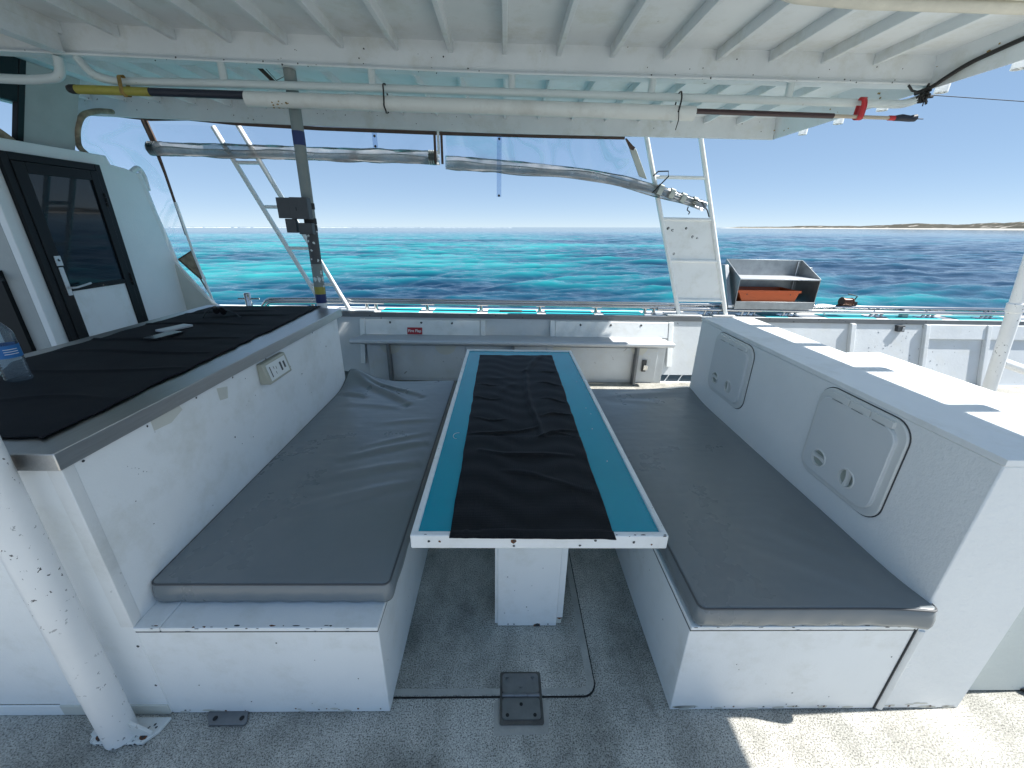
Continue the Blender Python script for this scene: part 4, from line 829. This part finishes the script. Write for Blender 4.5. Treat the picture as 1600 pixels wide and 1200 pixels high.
# clear side curtain on the left with pole and stained patch
t = thing('side_curtain', (-3.4, 3.46, .8), 'clear vinyl side curtain on a slanting pole beside the cabin', 'curtain')
mb = MB(); mb.add([(-3.98, 3.47, 1.5), (-3.12, 3.47, .80), (-3.30, 3.47, 2.42), (-3.98, 3.47, 2.49)], [(0, 1, 2, 3)]); bmf = mb; obj('vinyl', mb, 'film_side', t)
mb = MB(); mb.tube([(-3.30, 3.46, 2.43), (-3.245, 3.46, 2.0), (-3.20, 3.46, 1.45)], [.022, .012, .010], 12); mb.tube([(-3.30, 3.45, 2.43), (-3.262, 3.45, 2.26)], .026, 10); obj('zip_edge', mb, 'brown', t)
mb = MB(); mb.tube([(-3.215, 3.455, 1.75), (-3.17, 3.455, 1.28), (-3.095, 3.455, .80), (-3.03, 3.455, .68)], .012, 12); obj('pole', mb, 'white', t)
mb = MB(); mb.prism([(-3.34, 1.215), (-3.185, 1.30), (-3.118, 1.02), (-3.175, 1.03)], 'y', 3.462, 3.468); obj('canvas_patch', mb, 'canvas', t)
mb = MB(); mb.tube([(-3.34, 3.46, 1.215), (-3.24, 3.46, 1.10), (-3.17, 3.46, 1.025), (-3.09, 3.46, .80)], .007, 8); mb.tube([(-3.34, 3.46, 1.215), (-3.185, 3.46, 1.30)], .006, 8); mb.tube([(-3.17, 3.46, 1.025), (-3.118, 3.46, 1.035)], .006, 8); obj('patch_binding', mb, 'brown', t)

# ------------------------------------------------------------------ cabin on the left
XW = -3.35; K = 3.35 / 3.0
WY = lambda y: -.9032 + (y + .9032) * K
WZ = lambda z: 1.6 + (z - 1.6) * K
t = thing('cabin', (-3.6, 2.7, 0), 'white cabin side with black framed half-glazed door', 'cabin')
con = [(2.585, 2.032), (2.606, 1.975), (2.723, 1.963), (2.822, 1.942), (2.843, 1.85), (2.877, 1.632), (2.936, 1.381), (2.987, 1.115), (3.042, .87)]
con = [(WY(a), WZ(b)) for a, b in con]; y0 = WY(1.762)
mb = MB(); mb.prism([(y0, 0.0), (con[-1][0] + .06, 0.0)] + con[::-1] + [(y0, WZ(2.03))], 'x', XW, XW - .05); obj('wall', mb, 'white_tex', t, bev=.006)
mb = MB(); mb.tube([(XW - .045, a + .03, b) for a, b in con[3:]] + [(XW - .045, con[-1][0] + .10, .3)], .05, 16); mb.tube([(XW - .12, a + .09, b - .04) for a, b in con[4:]] + [(XW - .12, con[-1][0] + .16, .3)], .05, 16); obj('rounded_corner', mb, 'white', t)
mb = MB(); c0 = Vector((XW - .02, con[3][0] + .0, con[3][1] + .02)); mb.tube(fillet([c0 + Vector((0, -.03, -.02)), c0 + Vector((0, .06, .035)), c0 + Vector((0, .10, -.03)), c0 + Vector((0, .10, -.16))], .05), .022, 12); obj('grab_handle', mb, 'white', t)
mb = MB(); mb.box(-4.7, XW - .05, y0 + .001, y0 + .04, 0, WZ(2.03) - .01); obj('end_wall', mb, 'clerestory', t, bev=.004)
mb = MB(); mb.box(-3.69, -3.52, y0 - .03, y0, 0, WZ(1.28)); mb.tube(fillet([(-3.53, y0 - .035, WZ(1.25)), (-3.49, y0 - .05, WZ(1.245)), (-3.47, y0 - .05, WZ(1.225)), (-3.51, y0 - .045, WZ(1.225))], .01), .006, 8); obj('door_post', mb, 'black', t, bev=.003)
# door
dy0, dy1, dz = WY(1.838), WY(2.480), WZ(1.958)
d = obj('door', MB().box(XW, XW + .016, dy0 + .045, dy1 - .045, .05, dz - .045), 'black', t)
LOC[d.name] = LOC[t.name]
gy0, gy1, gz0, gz1 = WY(1.958), WY(2.378), WZ(1.155), WZ(1.848)
mb = MB()
for a, b, c, e in ((dy0, dy0 + .05, .02, dz), (dy1 - .05, dy1, .02, dz), (dy0 + .05, dy1 - .05, dz - .05, dz)): mb.box(XW, XW + .03, a, b, c, e)
obj('door_frame', mb, 'black', d, bev=.004)
mb = MB()
for a, b, c, e in ((dy0 + .052, gy0, .06, dz - .052), (gy1, dy1 - .052, .06, dz - .052), (gy0, gy1, gz1, dz - .052), (gy0, gy1, gz0 - .035, gz0)): mb.box(XW + .014, XW + .036, a, b, c, e)
obj('sash', mb, 'black', d, bev=.003)
mb = MB(); mb.box(XW + .014, XW + .022, gy0 - .004, gy1 + .004, gz0 - .004, gz1 + .004); obj('pane', mb, 'glass', d)
mb = MB(); mb.box(XW + .014, XW + .025, gy0 - .004, gy1 + .004, .08, gz0 - .034); obj('lower_panel', mb, 'white', d)
mb = MB(); hy = WY(1.937); mb.box(XW + .036, XW + .043, hy - .022, hy + .022, WZ(1.295), WZ(1.358)); mb.box(XW + .036, XW + .042, hy - .018, hy + .014, WZ(1.10), WZ(1.285)); mb.tube([(XW + .042, hy, WZ(1.152)), (XW + .07, hy, WZ(1.150)), (XW + .075, hy + .03, WZ(1.150)), (XW + .07, hy + .15, WZ(1.165))], .008, 10)
mb.fleck((XW + .0433, hy, WZ(1.33)), (0, 1, 0), (0, 0, 1), .012, 1); obj('handle', mb, ['alu', 'dark_chip'], d, bev=.001)
mb = MB()
for z in (WZ(1.72), WZ(1.15)):
    for k in range(3): mb.tube([(XW + .038, dy1 - .05, z - .05 + .035 * k), (XW + .038, dy1 - .05, z - .02 + .035 * k)], .010, 10)
obj('hinge', mb, 'black', d)
# clerestory: leans inboard above the wall
def lean_plate(y0_, y1_, z0_, z1_, th, mats, nm, off=0.0, bev=.004):
    X = lambda z: -3.40 + (z - 2.11) * .45 + off
    mb = MB(); mb.hexa([(X(z0_) - th, y0_, z0_), (X(z0_), y0_, z0_), (X(z0_), y1_, z0_), (X(z0_) - th, y1_, z0_), (X(z1_) - th, y0_, z1_), (X(z1_), y0_, z1_), (X(z1_), y1_, z1_), (X(z1_) - th, y1_, z1_)])
    return obj(nm, mb, mats, t, bev=bev)
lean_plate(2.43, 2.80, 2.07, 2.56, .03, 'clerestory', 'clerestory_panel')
lean_plate(2.385, 2.4295, 2.07, 2.56, .04, 'black', 'window_frame', .006)
lean_plate(1.2, 2.384, 2.315, 2.56, .04, 'black', 'window_frame', .006)
X = lambda z: -3.40 + (z - 2.11) * .45
mb = MB(); mb.tube(fillet([(-3.42, 2.90, 2.08), (X(2.12), 2.82, 2.12), (X(2.24), 2.80, 2.24), (X(2.34), 2.83, 2.34), (-3.30, 2.98, 2.40), (-3.36, 3.2, 2.44)], .08), .020, 10); obj('clerestory_binding', mb, 'canvas', t)
mb = MB(); mb.prism([(1.2, WZ(2.03)), (2.40, WZ(2.03)), (2.36, 2.115), (2.31, 2.15), (2.25, 2.165), (1.2, 2.165)], 'x', XW - .06, XW - .12); obj('coaming', mb, 'canvas', t, bev=.004)

# ------------------------------------------------------------------ bulwark, gunwale, bench against it
BY = lambda z: 3.28 + .27 * z
t = thing('bulwark', (.5, 3.4, 0), 'pale painted bulwark with aluminium lip and turquoise topped gunwale', 'bulwark')
def leaning(mb, x0, x1, z0, z1, p=0.0, th=.02, mi=0):
    a, b = BY(z0) - p, BY(z1) - p
    return mb.hexa([(x0, a, z0), (x1, a, z0), (x1, a + th, z0), (x0, a + th, z0), (x0, b, z1), (x1, b, z1), (x1, b + th, z1), (x0, b + th, z1)], mi)
mb = MB(); leaning(mb, -4.6, 6.6, .075, .665)
for a, b in ((-4.6, -1.785), (-1.56, 1.68), (2.40, 6.6)): leaning(mb, a, b, -.05, .0749)
for k in range(36): z = rnd.uniform(.1, .6); mb.fleck((rnd.uniform(3.9, 5.1), BY(z) - .0005, z), (1, 0, 0), (0, .27, 1), rnd.uniform(.003, .010), 1)
obj('inner_plate', mb, ['bulwark', 'galv'], t)
mb = MB(); mb.box(-4.6, -1.82, 3.72, 3.74, -.6, .66); mb.box(-1.54, 1.66, 3.72, 3.74, -.6, .66); mb.box(2.42, 6.6, 3.72, 3.74, -.6, .66); mb.box(-4.6, 6.6, 3.7405, 3.76, .10, .66); mb.box(-4.6, 6.6, 3.7405, 3.76, -.8, -.03); obj('outer_plate', mb, 'bulwark', t)
for x in (-1.60, -1.70, 1.80, 1.95, 2.1, 2.25):
    mb = MB(); mb.tube([(x, 3.30, -.02), (x + .06, 3.312, .085)], .006, 6); obj('scupper_bar', mb, 'white', t)
for x0, x1, z0, z1 in ((-1.56, -.23, .47, .628), (.50, 1.83, .47, .636)):
    mb = MB(); leaning(mb, x0 + .06, x1 - .03, z0, z1, .03, .028)
    for sx in (x0 + .03, x1): leaning(mb, sx - .026, sx + .026, z0 - .3, z1 + .004, .034, .03)
    for k in range(3): xx = x0 + (.25 + .25 * k) * (x1 - x0); mb.fleck((xx, BY(.6) - .0325, .602), (1, 0, 0), (0, .27, 1), .014, 1)
    obj('raised_panel', mb, ['white', 'dark_chip'], t, bev=.004)
for x, w in ((-1.86, .05), (2.52, .04), (3.86, .055), (4.70, .05), (5.4, .05)):
    mb = MB(); leaning(mb, x - w / 2, x + w / 2, .0, .655, .045, .045); obj('frame', mb, 'bulwark', t, bev=.006)
mb = MB(); leaning(mb, 4.73, 6.6, .50, .655, .03, .03); obj('raised_panel', mb, 'bulwark', t, bev=.006)
mb = MB(); mb.hexa([(4.36, 3.40, .575), (4.44, 3.40, .575), (4.44, 3.46, .575), (4.36, 3.46, .575), (4.36, 3.41, .64), (4.44, 3.41, .64), (4.44, 3.47, .64), (4.36, 3.47, .64)]); mb.box(4.405, 4.43, 3.395, 3.401, .585, .625, 1); obj('switch_box', mb, ['charcoal', 'phone2'], t, bev=.003)
LZ = lambda x: .652 + (0.0 if abs(x) < 1.7 else -.012)
mb = MB(); mb.box(-4.6, 6.6, 3.442, 3.452, .650, .702)
for k in range(24): mb.fleck((rnd.uniform(-1.6, 5), 3.4417, rnd.uniform(.66, .695)), (1, 0, 0), (0, 0, 1), rnd.uniform(.003, .009), 1)
obj('gunwale_lip', mb, ['alu_dark', 'dark_chip'], t, bev=.002)
mb = MB(); mb.box(-4.6, 6.6, 3.4525, 3.76, .675, .700); obj('gunwale', mb, 'white', t, bev=.004)
for a, b in ((-1.34, -.93), (-.78, -.30), (-.18, .36), (.46, .99), (1.10, 1.55), (2.9, 3.15), (3.6, 4.15), (4.3, 4.9), (5.1, 5.8), (-2.9, -2.0)):
    mb = MB(); mb.box(a, b, 3.475, 3.70, .7005, .706); obj('deck_mat', mb, 'turq', t, bev=.002)
for x, sx in ((-1.62, .22), (1.98, .19), (2.42, .12)):
    mb = MB(); mb.box(x - sx, x + sx, 3.447, 3.62, .7065, .718); obj('foot_pad', mb, 'white', t, bev=.003)
mb = MB(); mb.prism([(-3.60, .1), (-2.55, .1), (-2.62, .67), (-2.95, .70), (-3.05, .752), (-3.13, .85), (-3.38, 1.215), (-3.49, 1.34), (-3.60, 1.42)], 'y', 3.40, 3.43); obj('rising_wing', mb, 'stain', t, bev=.006)
mb = MB(); mb.tube(fillet([(-2.60, 3.43, .69), (-2.95, 3.43, .71), (-3.07, 3.43, .765), (-3.38, 3.43, 1.22), (-3.55, 3.43, 1.40)], .1), .014, 10); obj('wing_edge', mb, 'white', t)

t = thing('fishing_bench', (.1, 3.25, 0), 'long slatted aluminium bench along the bulwark', 'bench')
for i, (a, b) in enumerate(((3.125, 3.215), (3.220, 3.305), (3.310, 3.404))):
    mb = MB(); 
    if i == 0: mb.prism([(a, .452), (a + .012, .438), (a + .02, .432), (b, .432), (b, .478), (a + .014, .478), (a + .003, .470)], 'x', -1.585, 1.785)
    else: mb.box(-1.582 + .03 * i, 1.782 - .03 * i, a, b, .45, .478)
    for k in range(4): mb.box(-1.57 + .03 * i, 1.77 - .03 * i, a + .016 + k * .018, a + .020 + k * .018, .4782, .4800)
    obj('slat', mb, 'alu', t, bev=.002)
for x in (-1.21, 1.415, .1):
    mb = MB(); mb.box(x - .012, x + .012, 3.15, 3.27, .0, .432); obj('leg', mb, 'alu_dark', t, bev=.002)
t = thing('bulwark_cabinet', (.15, 3.26, 0), 'grey-white cupboards with latch under the aluminium bench', 'cupboard')
mb = MB(); mb.box(-1.45, 1.74, 3.242, 3.275, .0, .43); obj('front', mb, 'bulwark', t, bev=.003)
for a, b in ((-1.40, -1.235), (-1.19, -.42), (-.40, .44), (.46, 1.39), (1.44, 1.66)):
    mb = MB(); mb.box(a, b, 3.230, 3.2415, .03, .40)
    for k in range(3): mb.fleck((rnd.uniform(a, b), 3.2297, rnd.uniform(.25, .38)), (1, 0, 0), (0, 0, 1), .008, 1)
    obj('door', mb, ['bulwark', 'stain'], t, bev=.004)
for x, r_ in ((-1.20, .11), (-.62, .11), (.62, .1), (1.45, .09)):
    mb = MB(); mb.prism([(x + r_ * math.cos(a), .40 + .9 * r_ * math.sin(a)) for a in np.linspace(math.pi, 2 * math.pi, 14)], 'y', 3.2275, 3.2295); obj('fender_pad', mb, 'stain', t)
mb = MB(); mb.box(1.50, 1.545, 3.205, 3.229, .14, .27); mb.box(1.512, 1.56, 3.195, 3.206, .16, .22, 1); obj('latch', mb, ['charcoal', 'steel'], t, bev=.004)
# fire flap sign
t = thing('sign', (-.965, 3.40, .46), 'small red sign reading Fire Flap above the aluminium bench', 'sign')
mb = MB(); zz0, zz1 = .482, .552; pf = .036
mb.hexa([(-1.046, BY(zz0) - pf, zz0), (-.886, BY(zz0) - pf, zz0), (-.886, BY(zz0) - pf + .004, zz0), (-1.046, BY(zz0) - pf + .004, zz0), (-1.046, BY(zz1) - pf, zz1), (-.886, BY(zz1) - pf, zz1), (-.886, BY(zz1) - pf + .004, zz1), (-1.046, BY(zz1) - pf + .004, zz1)]); obj('plate', mb, 'signred', t)
fc = bpy.data.curves.new('lettering', 'FONT'); fc.body = 'Fire Flap'; fc.size = .041; fc.align_x = 'CENTER'; fc.align_y = 'CENTER'; fc.extrude = .0005; fc.offset = .0007; fc.materials.append(M['letter'])
tmp = bpy.data.objects.new('text_source', fc); sc.collection.objects.link(tmp); bpy.context.view_layer.update()
lm = bpy.data.meshes.new_from_object(tmp.evaluated_get(bpy.context.evaluated_depsgraph_get())); bpy.data.objects.remove(tmp)
fo = link(bpy.data.objects.new('lettering', lm)); fo.parent = t; fo.rotation_euler = (math.radians(90 - 15.1), 0, 0); fo.location = Vector((-.966, BY(.517) - pf - .0012, .517)) - LOC[t.name]

# ------------------------------------------------------------------ stainless side rails
t = thing('side_rail', (-.4, 3.58, .7), 'polished stainless rail with short stanchions along the gunwale', 'rail', 'gunwale rails')
mb = MB(); mb.tube(fillet([(-2.66, 3.60, .715), (-2.60, 3.60, .79), (-1.6, 3.60, .803), (1.75, 3.60, .803)], .12), .028, 16); obj('top_tube', mb, 'rail_steel', t)
mb = MB(); mb.tube(fillet([(-2.62, 3.56, .705), (-2.57, 3.56, .765), (-1.6, 3.56, .783), (1.75, 3.56, .775)], .10), .017, 14); obj('lower_tube', mb, 'rail_steel', t)
st0 = None
def stanch(x, y, par, dbl=False):
    for dx in ((0,) if not dbl else (-.05, .05)):
        mb = MB(); mb.tube([(x + dx, y, .706), (x + dx, y, .79)], .019, 14); mb.disc((x + dx, y, .706), (0, 0, 1), .027, .006, 16); obj('stanchion', mb, 'rail_steel', par)
for x, db in ((-2.1, False), (-1.46, True), (-.85, False), (-.256, False), (.394, False), (1.02, False), (1.62, True)): stanch(x, 3.565, t, db)
t = thing('side_rail', (3.7, 3.6, .7), 'wider stainless rail beyond the slatted ladder on the right', 'rail', 'gunwale rails')
for y, z, r_ in ((3.54, .765, .022), (3.60, .803, .024), (3.66, .80, .016)):
    mb = MB(); mb.tube([(1.70, y, z), (6.5, y, z - .006)], r_, 16); obj('tube', mb, 'rail_steel', t)
for x in (2.33, 2.75, 3.22, 4.22, 4.82, 5.5):
    for k in range(3):
        mb = MB(); mb.tube([(x + .09 * k - .1, 3.57 + .03 * (k - 1), .706), (x + .09 * k - .075, 3.57 + .03 * (k - 1), .79)], .015, 10); obj('stanchion', mb, 'rail_steel', t)
    mb = MB(); mb.box(x - .13, x + .10, 3.535, 3.62, .7062, .7105); obj('foot_plate', mb, 'rail_steel', t, bev=.002)
mb = MB(); mb.box(4.50, 4.57, 3.55, 3.60, .706, .79); obj('stanchion', mb, 'galv', t, bev=.003)
t = thing('bollard', (-2.66, 3.42, .69), 'short stainless mooring post with cross pin by the counter end', 'mooring post')
mb = MB(); mb.tube([(-2.70, 3.42, .65), (-2.70, 3.42, .885), (-2.70, 3.42, .893)], [.032, .032, .026], 18); obj('post', mb, 'rail_steel', t)
mb = MB(); mb.tube([(-2.80, 3.42, .83), (-2.58, 3.42, .832)], .009, 10); obj('cross_pin', mb, 'rail_steel', t)
mb = MB(); mb.box(-.05, .20, 3.52, 3.58, .7065, .722); tag(obj('cleat', mb, 'charcoal', bev=.007), 'dark flat cleat on the turquoise gunwale mid way along', 'cleat')
# reel on the rail
t = thing('fishing_reel', (3.86, 3.6, .82), 'dark bronze fishing reel clamped on the right rail', 'reel')
mb = MB(); mb.tube([(3.80, 3.60, .865), (3.90, 3.60, .858)], [.042, .045], 18); mb.disc((3.80, 3.60, .865), (-1, 0, 0), .05, .008, 18); mb.disc((3.90, 3.60, .858), (1, 0, 0), .05, .008, 18); obj('spool', mb, 'reel', t)
mb = MB(); mb.tube([(3.905, 3.58, .86), (3.93, 3.57, .93), (3.87, 3.56, .945), (3.81, 3.56, .955)], .006, 8); obj('crank', mb, 'rubber', t)
mb = MB(); mb.tube([(3.76, 3.60, .822), (3.99, 3.60, .822)], .013, 10); mb.box(3.88, 3.97, 3.585, 3.615, .823, .865); obj('seat', mb, 'rubber', t)
mb = MB(); mb.tube([(3.70, 3.6, .818), (3.60, 3.6, .828), (3.53, 3.6, .826), (3.55, 3.585, .81), (3.60, 3.58, .79), (3.62, 3.57, .72)], .008, 7); tag(obj('rope_end', mb, 'letter'), 'white cord knotted on the right rail beside the reel', 'cord')

# ------------------------------------------------------------------ ladders up to the roof
def ladder(a, b, c, d, rungs, y, label, panel=None):
    t = thing('ladder', ((b[0] + d[0]) / 2, y, .70), label, 'ladder', 'white ladders from gunwale to roof')
    for p, q in ((a, b), (c, d)):
        mb = MB(); mb.tube([(p[0], y, p[1]), (q[0], y, q[1])], .0225, 18); obj('upright', mb, 'white', t)
    L = lambda p, q, z: p[0] + (q[0] - p[0]) * (z - p[1]) / (q[1] - p[1])
    for z in rungs:
        mb = MB(); mb.tube([(L(a, b, z), y, z), (L(c, d, z), y, z)], .0165, 14); obj('rung', mb, 'white', t)
    if panel:
        z0, z1 = panel; mb = MB(); vs = [(L(a, b, z0) + .02, y + .006, z0), (L(c, d, z0) - .02, y + .006, z0), (L(c, d, z0) - .02, y + .012, z0), (L(a, b, z0) + .02, y + .012, z0), (L(a, b, z1) + .02, y + .006, z1), (L(c, d, z1) - .02, y + .006, z1), (L(c, d, z1) - .02, y + .012, z1), (L(a, b, z1) + .02, y + .012, z1)]
        mb.hexa(vs)
        for x, z in ((1.67, 1.60), (1.72, 1.58), (1.86, 1.60), (1.94, 1.52), (1.99, 1.51), (1.72, 1.36), (1.77, 1.35)): mb.fleck((x, y + .0057, z), (1, 0, 0), (0, 0, 1), rnd.uniform(.012, .018), 1); mb.fleck((x + .003, y + .0052, z), (1, 0, 0), (0, 0, 1), .009 if z < 1.6 or x == 1.72 else .004, 2)
        obj('panel', mb, ['white', 'dark_chip', 'hatch'], t)
    return t
ladder((-2.715, 2.40), (-1.93, .70), (-2.50, 2.45), (-1.68, .718), (2.11, 1.726, 1.342, .98), 3.49, 'white raked ladder on the left, behind the patched post')
ladder((1.31, 2.47), (1.93, .718), (1.82, 2.50), (2.455, .718), (2.065, 1.686, 1.282, .872), 3.50, 'white raked ladder with sheet panel in its lower half', (.872, 1.686))

# ------------------------------------------------------------------ bait station with tub
t = thing('bait_station', (2.95, 3.6, .79), 'open grey metal bait station on the rail right of the ladder', 'bait station')
xa, xb, yf, yb = 2.53, 3.415, 3.50, 3.86; th = .008
mb = MB(); mb.box(xa, xb, yb, yb + th, .84, 1.285); obj('back_plate', mb, 'galv', t, bev=.002)
for x in (xa, xb - th):
    mb = MB(); mb.prism([(yf, .815), (yb, .815), (yb, 1.285), (yf, 1.115)], 'x', x, x + th); obj('side_plate', mb, 'galv', t, bev=.002)
mb = MB(); mb.box(xa + th, xb - th, yf, yb, 1.098, 1.112); obj('shelf', mb, 'alu', t, bev=.002)
mb = MB(); mb.box(xa, xb, yf, yb, .812, .822); mb.box(xa, xb, yf - .008, yf, .785, .868); obj('bottom_tray', mb, 'galv', t, bev=.002)
mb = MB(); mb.prism([(yf - .02, .80), (yf + .06, .80), (yb - .05, 1.23), (yb - .13, 1.23)], 'x', xa - .075, xa - .03); mb.box(xa - .07, xa, yf, yf + .04, .80, .83); mb.tube([(xa - .02, yf + .1, .83), (xa - .02, yb - .06, 1.2)], .014, 10); obj('side_bracket', mb, 'galv', t, bev=.003)
mb = MB(); mb.tube([(xb - .05, yb - .012, .83), (xb - .05, yb - .012, 1.27)], .006, 8); obj('corner_weld', mb, 'alu', t)
mb = MB(); mb.box(xb, xb + .05, yb - .12, yb - .06, 1.17, 1.215); obj('rod_clip', mb, 'galv', t, bev=.003)
mb = MB(); z0, z1 = .824, .985
o_ = [(2.625, 3.515), (3.185, 3.515), (3.185, 3.80), (2.625, 3.80)]; i_ = [(2.545, 3.505), (3.225, 3.505), (3.225, 3.83), (2.545, 3.83)]
mb.add([(x, y, z0) for x, y in o_] + [(x, y, z1) for x, y in i_] + [(x + (.012 if x < 3 else -.012), y + (.012 if y < 3.6 else -.012), z1) for x, y in i_] + [(x + (.012 if x < 3 else -.012), y + (.012 if y < 3.6 else -.012), z0 + .01) for x, y in o_],
       [(3, 2, 1, 0)] + [(i, (i + 1) % 4, 4 + (i + 1) % 4, 4 + i) for i in range(4)] + [(4 + i, 4 + (i + 1) % 4, 8 + (i + 1) % 4, 8 + i) for i in range(4)] + [(8 + i, 8 + (i + 1) % 4, 12 + (i + 1) % 4, 12 + i) for i in range(4)] + [(12, 13, 14, 15)])
mb.box(2.535, 3.235, 3.497, 3.507, z1 - .022, z1 + .004)
for x in (2.64, 3.12): mb.fleck((x, 3.4968, z1 - .04), (1, 0, 0), (0, 0, 1), .008, 1)
tag(obj('tub', mb, ['orange', 'dark_chip'], bev=.003), 'orange plastic tub inside the open bait station', 'tub')

# ------------------------------------------------------------------ heel the boat onto the level sea
eul = TILT.to_euler()
for o in list(sc.objects):
    if o.parent is None and o.type != 'LIGHT' and o.type != 'CAMERA' and o.name not in ('sea', 'hills', 'surf'):
        o.location = TILT.to_3x3() @ Vector(o.location)
        o.rotation_euler = eul
